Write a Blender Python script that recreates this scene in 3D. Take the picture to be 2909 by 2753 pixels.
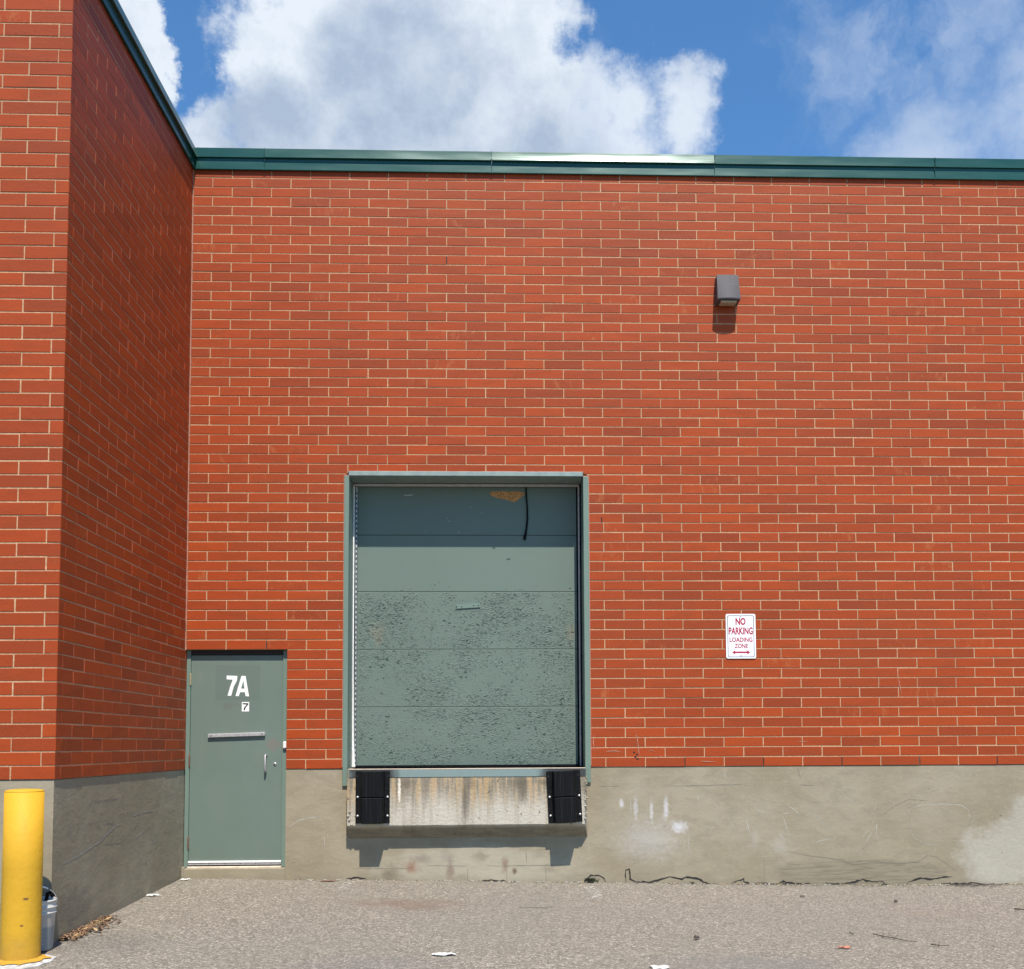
import bpy, math, random
from mathutils import Vector, Matrix, noise
from mathutils.geometry import tessellate_polygon
random.seed(7)
for o in list(bpy.data.objects): bpy.data.objects.remove(o)
scn = bpy.context.scene
COL = scn.collection

# ---------------------------------------------------------------- camera
cam_d = bpy.data.cameras.new('camera')
cam = bpy.data.objects.new('camera', cam_d); COL.objects.link(cam)
Rc = ((0.99934891, 0.03593968, 0.0031767), (-0.03565403, 0.99720692, -0.06562883), (-0.0055265, 0.06547284, 0.99783905))
cam.matrix_world = Matrix(((Rc[0][0], Rc[0][2], -Rc[0][1], 3.16863), (Rc[1][0], Rc[1][2], -Rc[1][1], -10.84801),
                           (Rc[2][0], Rc[2][2], -Rc[2][1], 0.22953), (0, 0, 0, 1)))
cam_d.sensor_width = 36; cam_d.lens = 37.895; cam_d.shift_x = -0.0291; cam_d.shift_y = 0.1851
cam_d.clip_end = 2000; scn.camera = cam

# ---------------------------------------------------------------- exposure
scn.view_settings.view_transform = 'Standard'; scn.view_settings.look = 'None'
scn.view_settings.exposure = 0.55; scn.view_settings.gamma = 1.0
scn.view_settings.use_curve_mapping = False

# ---------------------------------------------------------------- node helpers
def nd(nt, t, ins=None, **at):
    n = nt.nodes.new(t)
    for k, v in at.items(): setattr(n, k, v)
    for k, v in (ins or {}).items():
        s = n.inputs[k]
        if isinstance(v, bpy.types.NodeSocket): nt.links.new(v, s)
        else: s.default_value = v
    return n
def MA(nt, op, a, b=0.0, c=None, clamp=False):
    ins = {0: a, 1: b}
    if c is not None: ins[2] = c
    return nd(nt, 'ShaderNodeMath', ins, operation=op, use_clamp=clamp).outputs[0]
def VM(nt, op, a, b=(0, 0, 0), out=0):
    return nd(nt, 'ShaderNodeVectorMath', {0: a, 1: b}, operation=op).outputs[out]
def SS(nt, v, lo, hi, a=0.0, b=1.0):
    return nd(nt, 'ShaderNodeMapRange', {'Value': v, 'From Min': lo, 'From Max': hi, 'To Min': a, 'To Max': b}, interpolation_type='SMOOTHSTEP').outputs[0]
def rgb(c): return (c[0], c[1], c[2], 1.0)
def MIX(nt, f, a, b, blend='MIX'):
    a = rgb(a) if isinstance(a, tuple) else a; b = rgb(b) if isinstance(b, tuple) else b
    return nd(nt, 'ShaderNodeMix', {0: f, 6: a, 7: b}, data_type='RGBA', blend_type=blend).outputs[2]
def NZ(nt, vec, scale, detail=3.0, rough=0.55, dist=0.0, out='Fac'):
    return nd(nt, 'ShaderNodeTexNoise', {'Vector': vec, 'Scale': scale, 'Detail': detail, 'Roughness': rough, 'Distortion': dist}).outputs[out]
def VO(nt, vec, scale, feature='F1', out='Distance', rnd=1.0):
    return nd(nt, 'ShaderNodeTexVoronoi', {'Vector': vec, 'Scale': scale, 'Randomness': rnd}, feature=feature).outputs[out]
def MP(nt, vec, s=(1, 1, 1), l=(0, 0, 0), r=(0, 0, 0)):
    return nd(nt, 'ShaderNodeMapping', {'Vector': vec, 'Scale': s, 'Location': l, 'Rotation': r}).outputs[0]

# ---------------------------------------------------------------- world: daylight sky with broken cumulus
SUN = Vector((0.2, -1.0, 1.82)).normalized()
w = bpy.data.worlds.new('World'); scn.world = w; w.use_nodes = True
nt = w.node_tree; nt.nodes.clear()
out = nd(nt, 'ShaderNodeOutputWorld')
sky = nd(nt, 'ShaderNodeTexSky', sky_type='NISHITA', sun_disc=False)
sky.sun_elevation = math.asin(SUN.z); sky.sun_rotation = math.atan2(SUN.x, SUN.y)
sky.air_density = 1.0; sky.dust_density = 0.2; sky.ozone_density = 1.0
SKY_STRENGTH = 0.105
skyc = MIX(nt, 1.0, sky.outputs[0], (0.58, 0.97, 1.25), 'MULTIPLY')       # clearer, deeper blue than the stock atmosphere
bg = nd(nt, 'ShaderNodeBackground', {'Color': skyc, 'Strength': SKY_STRENGTH})
D0 = nd(nt, 'ShaderNodeTexCoord').outputs['Generated']
wv = VM(nt, 'SUBTRACT', NZ(nt, D0, 9.0, 8.0, 0.68, out='Color'), (0.5, 0.5, 0.5))
D1 = VM(nt, 'NORMALIZE', VM(nt, 'ADD', D0, VM(nt, 'MULTIPLY', wv, (0.085, 0.085, 0.085))))
fb = NZ(nt, D0, 16.0, 8.0, 0.62)
fb2 = NZ(nt, D0, 5.0, 4.0, 0.5)
def blobs(lst):
    acc = None
    for (c, r) in lst:
        dt = VM(nt, 'DOT_PRODUCT', D1, c, out=1)
        k = 1.0 / (1.0 - math.cos(math.radians(r)))
        v = MA(nt, 'MULTIPLY_ADD', dt, k, 1.0 - k)          # 1 at the centre, 0 at the rim
        acc = v if acc is None else nd(nt, 'ShaderNodeMath', {0: acc, 1: v, 2: 0.25}, operation='SMOOTH_MAX').outputs[0]
    return acc
big = blobs([((-0.2240, 0.8420, 0.4900), 2.04), ((-0.1845, 0.8304, 0.5258), 2.40), ((-0.1377, 0.8442, 0.518), 5.04), ((-0.1337, 0.8173, 0.5605), 5.28),
  ((-0.0702, 0.832, 0.5503), 6.48), ((-0.004, 0.8295, 0.5585), 3.96), ((0.0127, 0.857, 0.5151), 4.08), ((-0.0388, 0.8665, 0.4978), 5.04), ((-0.13, 0.87, 0.477), 6.00),

  ((-0.2340, 0.8540, 0.4640), 2.64), ((-0.2620, 0.8415, 0.4720), 1.44), ((-0.300, 0.7900, 0.5360), 2.04), ((-0.287, 0.810, 0.5120), 1.56), ((-0.2760, 0.8255, 0.4916), 1.32)])
lobe = blobs([((0.055, 0.858, 0.511), 2.6), ((0.0721, 0.8515, 0.5194), 2.28), ((0.0971, 0.8466, 0.5234), 1.80), ((0.0898, 0.8608, 0.5009), 2.40), ((0.110, 0.860, 0.498), 2.8), ((0.122, 0.848, 0.515), 3.0), ((0.146, 0.843, 0.518), 2.1)])
soft = blobs([((0.3046, 0.8329, 0.455), 2.4), ((0.34, 0.8199, 0.4605), 2.8), ((0.3798, 0.7960, 0.4700), 3.0), ((0.42, 0.77, 0.48), 3.5)])
wisp = blobs([((0.24, 0.80, 0.548), 3.8), ((0.33, 0.78, 0.54), 5.0), ((0.385, 0.7545, 0.5351), 2.5), ((0.2615, 0.8274, 0.497), 1.2), ((0.1952, 0.8499, 0.4895), 1.8), ((0.1001, 0.8124, 0.5744), 2.0), ((-0.200, 0.815, 0.541), 1.6)])
f0 = MA(nt, 'SUBTRACT', fb, 0.5)
dbig = SS(nt, MA(nt, 'MULTIPLY_ADD', f0, 2.3, big), 0.05, 0.66)
dlobe = SS(nt, MA(nt, 'MULTIPLY_ADD', f0, 3.0, lobe), -0.15, 1.0, 0.0, 0.9)
dsoft = SS(nt, MA(nt, 'MULTIPLY_ADD', f0, 2.6, soft), -0.5, 1.45, 0.0, 0.66)
wn = NZ(nt, MP(nt, D1, (1, 1, 0.8), (0, 0, 0), (0, 0.5, 0)), 9.0, 6.0, 0.6, 0.3)
dw = MA(nt, 'MULTIPLY', SS(nt, wisp, -0.3, 0.8), SS(nt, wn, 0.42, 0.74, 0.0, 0.40))
# the rest of the sky, away from this view: scattered cloud of the same kind
sep = nd(nt, 'ShaderNodeSeparateXYZ', {0: D0})
away = SS(nt, sep.outputs['Y'], 0.68, 0.45)
dgen = MA(nt, 'MULTIPLY', away, SS(nt, MA(nt, 'ADD', MA(nt, 'MULTIPLY', fb2, 0.7), MA(nt, 'MULTIPLY', fb, 0.3)), 0.62, 0.72, 0.0, 0.35))
den = MA(nt, 'MAXIMUM', MA(nt, 'MAXIMUM', dbig, MA(nt, 'MAXIMUM', dlobe, dsoft)), MA(nt, 'MAXIMUM', dw, dgen))
grey = blobs([((-0.070, 0.862, 0.502), 5.6), ((-0.08, 0.845, 0.532), 4.0), ((0.01, 0.872, 0.49), 3.6), ((-0.17, 0.870, 0.468), 2.8)])
gf = SS(nt, MA(nt, 'MULTIPLY_ADD', MA(nt, 'SUBTRACT', fb2, 0.5), 2.6, grey), -0.35, 1.8, 0.0, 0.86)
gf = MA(nt, 'ADD', gf, MA(nt, 'MULTIPLY', MA(nt, 'SUBTRACT', fb, 0.5), 2.2), clamp=True)
ccol = MIX(nt, gf, (0.56, 0.61, 0.67), (0.29, 0.36, 0.47))
bgc = nd(nt, 'ShaderNodeBackground', {'Color': ccol, 'Strength': 1.0})
mx = nd(nt, 'ShaderNodeMixShader', {0: den, 1: bg.outputs[0], 2: bgc.outputs[0]})
nt.links.new(mx.outputs[0], out.inputs[0])

# ---------------------------------------------------------------- sun
sd = bpy.data.lights.new('sun', 'SUN'); sd.energy = 5.0; sd.angle = math.radians(0.53); sd.color = (1.0, 0.925, 0.82)
so = bpy.data.objects.new('sun', sd); COL.objects.link(so)
so.rotation_euler = SUN.to_track_quat('Z', 'Y').to_euler()

# ---------------------------------------------------------------- mesh helpers
class MB:
    def __init__(s): s.v = []; s.f = []; s.m = []; s.r = []; s.rv = 0.5
    def face(s, pts, m=0):
        i = len(s.v); s.v += [tuple(p) for p in pts]; s.f.append(tuple(range(i, i + len(pts)))); s.m.append(m); s.r.append(s.rv)
    def idx(s, vs, fs, m=0):
        i = len(s.v); s.v += [tuple(p) for p in vs]
        for f in fs: s.f.append(tuple(i + a for a in f)); s.m.append(m); s.r.append(s.rv)
    def box(s, x0, x1, y0, y1, z0, z1, m=0, b=0.0):
        if b <= 0:
            vs = [(x, y, z) for z in (z0, z1) for (x, y) in ((x0, y0), (x1, y0), (x1, y1), (x0, y1))]
            s.idx(vs, [(3, 2, 1, 0), (4, 5, 6, 7), (0, 1, 5, 4), (1, 2, 6, 5), (2, 3, 7, 6), (3, 0, 4, 7)], m); return
        c = ((x0 + x1) / 2, (y0 + y1) / 2, (z0 + z1) / 2); h = ((x1 - x0) / 2, (y1 - y0) / 2, (z1 - z0) / 2)
        b = min(b, h[0] * .9, h[1] * .9, h[2] * .9)
        V = {}; vs = []
        for sx in (-1, 1):
            for sy in (-1, 1):
                for sz in (-1, 1):
                    for ax in range(3):
                        p = [sx * (h[0] - b), sy * (h[1] - b), sz * (h[2] - b)]
                        p[ax] = (sx, sy, sz)[ax] * h[ax]
                        V[(sx, sy, sz, ax)] = len(vs); vs.append((c[0] + p[0], c[1] + p[1], c[2] + p[2]))
        fs = []
        for ax in range(3):
            o = [a for a in range(3) if a != ax]
            for sg in (-1, 1):
                q = []
                for (a, bb) in ((-1, -1), (1, -1), (1, 1), (-1, 1)):
                    k = [0, 0, 0]; k[ax] = sg; k[o[0]] = a; k[o[1]] = bb; q.append(V[(*k, ax)])
                fs.append(q)
        for ax in range(3):                              # edges running along ax
            o = [a for a in range(3) if a != ax]
            for a in (-1, 1):
                for bb in (-1, 1):
                    k0 = [0, 0, 0]; k0[o[0]] = a; k0[o[1]] = bb; k1 = list(k0); k0[ax] = -1; k1[ax] = 1
                    fs.append([V[(*k0, o[0])], V[(*k1, o[0])], V[(*k1, o[1])], V[(*k0, o[1])]])
        for sx in (-1, 1):
            for sy in (-1, 1):
                for sz in (-1, 1): fs.append([V[(sx, sy, sz, a)] for a in range(3)])
        out = []
        for f in fs:                                     # orient outward
            P = [Vector(vs[i]) for i in f]; n = (P[1] - P[0]).cross(P[2] - P[0]); m0 = sum(P, Vector()) / len(P) - Vector(c)
            out.append(tuple(f) if n.dot(m0) > 0 else tuple(reversed(f)))
        s.idx(vs, out, m)
    def prism(s, poly, a0, a1, axis='y', m=0):
        """poly is 2-D; extruded along axis between a0 and a1"""
        n = len(poly)
        def P(p, a): return {'x': (a, p[0], p[1]), 'y': (p[0], a, p[1]), 'z': (p[0], p[1], a)}[axis]
        vs = [P(p, a0) for p in poly] + [P(p, a1) for p in poly]
        ar = sum(poly[i][0] * poly[(i + 1) % n][1] - poly[(i + 1) % n][0] * poly[i][1] for i in range(n))
        tri = tessellate_polygon([[Vector((p[0], p[1], 0)) for p in poly]])
        fs = [tuple(t) for t in tri] + [tuple(n + i for i in t) for t in tri] + [(i, (i + 1) % n, n + (i + 1) % n, n + i) for i in range(n)]
        c = sum((Vector(v) for v in vs), Vector()) / len(vs); i0 = len(s.f)
        s.idx(vs, fs, m)
    def lathe(s, prof, cx=0, cy=0, z=0, n=32, m=0, ph=0.0):
        vs = []; k = len(prof)
        for i in range(n):
            a = ph + 2 * math.pi * i / n
            vs += [(cx + r * math.cos(a), cy + r * math.sin(a), z + h) for r, h in prof]
        fs = [(i * k + j, ((i + 1) % n) * k + j, ((i + 1) % n) * k + j + 1, i * k + j + 1) for i in range(n) for j in range(k - 1)]
        if prof[0][0] > 1e-4: fs.append(tuple(reversed([i * k for i in range(n)])))
        if prof[-1][0] > 1e-4: fs.append(tuple(i * k + k - 1 for i in range(n)))
        s.idx(vs, fs, m)
    def tube(s, pts, r, n=8, m=0):
        pts = [Vector(p) for p in pts]; rr = r if isinstance(r, (list, tuple)) else [r] * len(pts); vs = []
        for i, p in enumerate(pts):
            d = (pts[min(i + 1, len(pts) - 1)] - pts[max(i - 1, 0)]).normalized()
            u = d.orthogonal().normalized() if i == 0 else (u - d * u.dot(d)).normalized()
            v = d.cross(u)
            vs += [p + (u * math.cos(2 * math.pi * j / n) + v * math.sin(2 * math.pi * j / n)) * rr[i] for j in range(n)]
        fs = [(i * n + j, i * n + (j + 1) % n, (i + 1) * n + (j + 1) % n, (i + 1) * n + j) for i in range(len(pts) - 1) for j in range(n)]
        fs += [tuple(reversed(range(n))), tuple((len(pts) - 1) * n + j for j in range(n))]
        s.idx(vs, fs, m)
    def disc_y(s, x, y0, z, r, dep, n=16, m=0):
        """round boss standing out of a wall towards -y"""
        prof = [(r, 0), (r, dep * .5), (r * .75, dep * .85), (0.0005, dep)]
        vs = []; k = len(prof)
        for i in range(n):
            a = 2 * math.pi * i / n
            vs += [(x + q * math.cos(a), y0 - h, z + q * math.sin(a)) for q, h in prof]
        s.idx(vs, [(i * k + j, ((i + 1) % n) * k + j, ((i + 1) % n) * k + j + 1, i * k + j + 1) for i in range(n) for j in range(k - 1)], m)
    def ribbon(s, pts, wd, d, plane='y', m=0, jit=0.35):
        """thin streak following pts (a, z) on a wall plane at depth d; towards the viewer"""
        P = []
        for i in range(len(pts) - 1):                    # resample with a slight wander
            a, b = Vector(pts[i]), Vector(pts[i + 1]); L = (b - a).length; k = max(1, int(L / 0.025))
            for j in range(k): P.append(a.lerp(b, j / k) + Vector((random.uniform(-1, 1), random.uniform(-1, 1))) * wd * jit)
        P.append(Vector(pts[-1])); n = len(P); A = []; B = []
        for i, p in enumerate(P):
            t = (P[min(i + 1, n - 1)] - P[max(i - 1, 0)]).normalized(); q = Vector((-t.y, t.x))
            h = wd * 0.5 * min(1.0, 0.25 + 4.0 * min(i, n - 1 - i) / n) * random.uniform(0.45, 1.3)
            A.append(p + q * h); B.append(p - q * h)
        def W(p): return (p.x, d, p.y) if plane == 'y' else (d, p.x, p.y)
        for i in range(n - 1):
            q = [W(B[i]), W(B[i + 1]), W(A[i + 1]), W(A[i])]
            s.face(q if plane == 'y' else q, m)
    def build(s, name, mats, parent=None, smooth=False, attr=False, fix=True, bevel=0):
        o0 = Vector(parent['_o']) if parent is not None else Vector((0, 0, 0))
        me = bpy.data.meshes.new(name)
        me.from_pydata([(p[0] - o0.x, p[1] - o0.y, p[2] - o0.z) for p in s.v], [], s.f)
        for mt in (mats if isinstance(mats, (list, tuple)) else [mats]): me.materials.append(mt)
        me.polygons.foreach_set('material_index', s.m)
        if smooth: me.polygons.foreach_set('use_smooth', [True] * len(s.f))
        if attr:
            at = me.attributes.new('rnd', 'FLOAT', 'FACE'); at.data.foreach_set('value', s.r)
        me.update(); me.validate()
        if fix:
            import bmesh
            bm = bmesh.new(); bm.from_mesh(me); bmesh.ops.recalc_face_normals(bm, faces=bm.faces); bm.to_mesh(me); bm.free()
        o = bpy.data.objects.new(name, me); COL.objects.link(o)
        if parent is not None: o.parent = parent
        o['_o'] = tuple(o0)
        if bevel:
            md = o.modifiers.new('bevel', 'BEVEL'); md.width = bevel; md.segments = 2; md.limit_method = 'ANGLE'
        return o
def empty(name, loc, label, cat, group=None):
    o = bpy.data.objects.new(name, None); COL.objects.link(o); o.location = loc; o['_o'] = tuple(loc)
    o.empty_display_size = 0.2; tag(o, label, cat, group); return o
def tag(o, label=None, cat=None, group=None, kind=None):
    if label: o['label'] = label
    if cat: o['category'] = cat
    if group: o['group'] = group
    if kind: o['kind'] = kind
    return o

# ---------------------------------------------------------------- material helper
def mat(name, fn):
    m = bpy.data.materials.new(name); m.use_nodes = True; t = m.node_tree; t.nodes.clear()
    o = nd(t, 'ShaderNodeOutputMaterial'); b = nd(t, 'ShaderNodeBsdfPrincipled')
    t.links.new(b.outputs[0], o.inputs[0])
    def S(k, v):
        if isinstance(v, bpy.types.NodeSocket): t.links.new(v, b.inputs[k])
        else: b.inputs[k].default_value = rgb(v) if k == 'Base Color' else v
    P = nd(t, 'ShaderNodeNewGeometry').outputs['Position']
    fn(t, S, P); return m
def bump(t, h, dist, strength=1.0):
    return nd(t, 'ShaderNodeBump', {'Height': h, 'Distance': dist, 'Strength': strength}).outputs[0]
def blob(t, P, c, r, soft=0.6, nz=None, amt=0.0):
    v = VM(t, 'LENGTH', VM(t, 'DIVIDE', VM(t, 'SUBTRACT', P, c), r), out=1)
    if nz is not None: v = MA(t, 'MULTIPLY_ADD', MA(t, 'SUBTRACT', nz, 0.5), amt, v)
    return SS(t, v, 1.0, 1.0 - soft)
def flat(name, c, rough=0.6, metal=0.0, var=0.12, sc=30.0, spec=0.5, bd=0.0):
    def fn(t, S, P):
        n = NZ(t, P, sc, 4)
        d = tuple(x * (1 - var) for x in c); e = tuple(min(1, x * (1 + var)) for x in c)
        S('Base Color', MIX(t, SS(t, n, 0.3, 0.7), d, e)); S('Roughness', MA(t, 'MULTIPLY_ADD', n, 0.15, rough - 0.07)); S('Metallic', metal)
        S('Specular IOR Level', spec)
        if bd: S('Normal', bump(t, NZ(t, P, sc * 4, 3), bd))
    return mat(name, fn)

# ================================================================ materials
def f_brick(t, S, P):
    a = nd(t, 'ShaderNodeAttribute', attribute_name='rnd').outputs['Fac']
    r1 = MA(t, 'FRACT', MA(t, 'MULTIPLY', a, 17.31)); r2 = MA(t, 'FRACT', MA(t, 'MULTIPLY', a, 91.7)); r3 = MA(t, 'FRACT', MA(t, 'MULTIPLY', a, 353.9))
    c = nd(t, 'ShaderNodeValToRGB', {0: r1}); e = c.color_ramp.elements
    e[0].position = 0.0; e[0].color = (0.272, 0.047, 0.016, 1); e[1].position = 1.0; e[1].color = (0.400, 0.066, 0.013, 1)
    for p, q in ((0.12, (0.310, 0.052, 0.015)), (0.5, (0.349, 0.057, 0.015)), (0.8, (0.377, 0.060, 0.014))):
        k = c.color_ramp.elements.new(p); k.color = rgb(q)
    off = nd(t, 'ShaderNodeCombineXYZ', {0: MA(t, 'MULTIPLY', r2, 30.0), 1: r3, 2: MA(t, 'MULTIPLY', r3, 30.0)}).outputs[0]
    Q = VM(t, 'ADD', P, off)
    n1 = NZ(t, MP(t, Q, (2.5, 2.5, 9)), 1.6, 3); n2 = NZ(t, MP(t, Q, (1, 1, 2.5)), 60, 4)
    col = MIX(t, SS(t, n1, 0.42, 0.75, 0.0, 0.38), c.outputs[0], (0.219, 0.052, 0.021))
    col = MIX(t, SS(t, n2, 0.35, 0.75, 0.0, 0.3), col, (0.419, 0.082, 0.022))
    big = NZ(t, P, 0.45, 3)
    col = MIX(t, SS(t, big, 0.45, 0.75, 0.0, 0.25), col, (0.270, 0.062, 0.026))
    # lime bloom and scuffs on a few bricks
    sp = MA(t, 'MULTIPLY', SS(t, r2, 0.90, 0.97), SS(t, NZ(t, MP(t, Q, (1, 1, .5)), 14, 5, 0.65, 0.8), 0.52, 0.72))
    col = MIX(t, MA(t, 'MULTIPLY', sp, 0.5), col, (0.465, 0.172, 0.081))
    ch = SS(t, NZ(t, MP(t, P, (1, 1, 1.3)), 26, 2), 0.80, 0.83)
    col = MIX(t, MA(t, 'MULTIPLY', ch, 0.7), col, (0.577, 0.310, 0.155))
    col = MIX(t, 1.0, col, (0.84, 0.77, 0.55), 'MULTIPLY')
    S('Base Color', col); S('Roughness', MA(t, 'MULTIPLY_ADD', n2, 0.3, 0.42)); S('Specular IOR Level', 0.22)
    S('Normal', bump(t, MA(t, 'ADD', n2, MA(t, 'MULTIPLY', n1, 2.0)), 0.0012, 0.8))
def f_mortar(t, S, P):
    n = NZ(t, P, 40, 4); b = NZ(t, P, 0.8, 3)
    col = MIX(t, SS(t, n, 0.3, 0.7), (0.499, 0.312, 0.172), (0.671, 0.448, 0.264))
    col = MIX(t, SS(t, b, 0.5, 0.7, 0, 0.4), col, (0.361, 0.216, 0.125))
    gr_ = NZ(t, MP(t, P, (1, 1, .35)), 1.7, 5, .6)
    col = MIX(t, SS(t, gr_, 0.45, 0.7, 0, 0.45), col, (0.30, 0.20, 0.13))
    col = MIX(t, 1.0, col, (0.80, 0.76, 0.74), 'MULTIPLY')
    S('Base Color', col); S('Roughness', 0.9); S('Normal', bump(t, NZ(t, P, 120, 3), 0.0025))
def f_conc(t, S, P):
    nf = NZ(t, P, 28, 6, 0.62); nm = NZ(t, MP(t, P, (1, 1, 1.8)), 4.5, 5, 0.6, 0.4); nl = NZ(t, P, 1.1, 4)
    col = MIX(t, SS(t, nl, 0.35, 0.68), (0.218, 0.185, 0.119), (0.264, 0.230, 0.157))
    col = MIX(t, SS(t, nm, 0.42, 0.7, 0, 0.45), col, (0.180, 0.152, 0.101))
    tr = NZ(t, MP(t, P, (1.2, 1.2, 16)), 3.0, 5, 0.6, 0.8)      # trowel strokes
    col = MIX(t, SS(t, tr, 0.52, 0.75, 0, 0.16), col, (0.160, 0.137, 0.090))
    col = MIX(t, SS(t, nf, 0.52, 0.78, 0, 0.4), col, (0.312, 0.274, 0.192))
    e = NZ(t, P, 3.2, 6, 0.65)
    # grey-white repair at the right, faint lime dabs, the rougher trowelled patches
    w1 = MA(t, 'MAXIMUM', blob(t, P, (8.25, 0, -0.92), (0.62, 9, 0.42), 0.5, e, 1.7), blob(t, P, (8.55, 0, -0.55), (0.32, 9, 0.36), 0.6, e, 1.5))
    col = MIX(t, MA(t, 'MULTIPLY', w1, 0.40), col, MIX(t, nf, (0.320, 0.319, 0.275), (0.496, 0.479, 0.397)))
    for (x, z, rx, rz, k) in ((4.355, -.365, .035, .06, .6), (4.497, -.41, .035, .13, .5), (4.655, -.44, .03, .13, .5), (4.803, -.42, .04, .13, .7), (4.93, -.60, .13, .07, .7),
                              (5.70, -.74, .08, .12, .12), (5.95, -.80, .14, .10, .14), (4.62, -.72, .5, .26, .25)):
        col = MIX(t, MA(t, 'MULTIPLY', blob(t, P, (x, 0, z), (rx * .95, 9, rz * 1.2), 0.95, nf, 1.3), k), col, (0.50, 0.50, 0.49))
    d1 = blob(t, P, (6.7, 0, -1.08), (1.05, 9, 0.16), 0.25, e, 0.8)
    col = MIX(t, MA(t, 'MULTIPLY', d1, 0.8), col, MIX(t, SS(t, tr, .4, .65), (0.204, 0.175, 0.115), (0.132, 0.112, 0.076)))
    d2 = blob(t, P, (7.57, 0, -0.60), (0.32, 9, 0.20), 0.2, e, 0.5)
    col = MIX(t, MA(t, 'MULTIPLY', d2, 0.4), col, MIX(t, nm, (0.280, 0.243, 0.170), (0.216, 0.186, 0.128)))
    # pale shot block under the dock with rust and oil stains
    d3 = blob(t, P, (2.85, 0, -0.98), (1.15, 9, 0.26), 0.45, e, 0.9)
    col = MIX(t, MA(t, 'MULTIPLY', d3, 0.55), col, (0.336, 0.315, 0.237))
    for (x, z, rx, rz, k, cc) in ((2.258, -.975, .085, .07, .75, (.19, .09, .05)), (2.36, -.90, .12, .05, .55, (.17, .14, .11)), (2.64, -1.01, .05, .13, .7, (.17, .12, .09)), (2.60, -.87, .09, .07, .4, (.2, .17, .14)), (3.178, -.96, .045, .08, .7, (.18, .11, .08)),
                                  (3.276, -1.03, .025, .035, .8, (0.080, 0.046, 0.026)), (2.04, -1.06, .13, .10, .7, (0.128, 0.106, 0.070)), (2.94, -.88, .09, .06, .55, (0.160, 0.137, 0.096)), (3.52, -.85, .09, .07, .5, (0.192, 0.167, 0.115)), (3.62, -1.0, .09, .05, .4, (0.160, 0.129, 0.090)), (2.75, -1.09, .08, .05, .4, (0.160, 0.137, 0.096))):
        col = MIX(t, MA(t, 'MULTIPLY', blob(t, P, (x, 0, z), (rx * 1.25, 9, rz * 1.25), 0.9, NZ(t, P, 12, 5), 1.5), k), col, cc)
    # splash dirt, uneven, along the foot
    sx = nd(t, 'ShaderNodeSeparateXYZ', {0: P}); gl = MA(t, 'MULTIPLY_ADD', sx.outputs['X'], 0.02, sx.outputs['Z'])
    ft = SS(t, MA(t, 'MULTIPLY_ADD', e, 0.30, gl), -0.83, -0.96)
    col = MIX(t, MA(t, 'MULTIPLY', ft, 0.42), col, (0.160, 0.141, 0.096))
    wg = SS(t, sx.outputs['X'], 0.4, -0.2)
    st = MA(t, 'MULTIPLY', wg, blob(t, P, (0, -2.7, -0.95), (9, 0.55, 0.20), 0.7, NZ(t, MP(t, P, (1, 1, 2)), 6, 6, .7), 2.2))
    col = MIX(t, MA(t, 'MULTIPLY', st, 0.6), col, (0.120, 0.106, 0.077))
    col = MIX(t, MA(t, 'MULTIPLY', wg, 0.0), col, (0.216, 0.198, 0.150))
    col = MIX(t, 1.0, col, (1.16, 1.15, 1.21), 'MULTIPLY')
    S('Base Color', col); S('Roughness', 0.88); S('Specular IOR Level', 0.3)
    hh = MA(t, 'ADD', MA(t, 'MULTIPLY', nm, 1.0), MA(t, 'ADD', MA(t, 'MULTIPLY', nf, 0.45), MA(t, 'MULTIPLY', tr, 0.12)))
    S('Normal', bump(t, hh, 0.008, 0.55))
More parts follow.
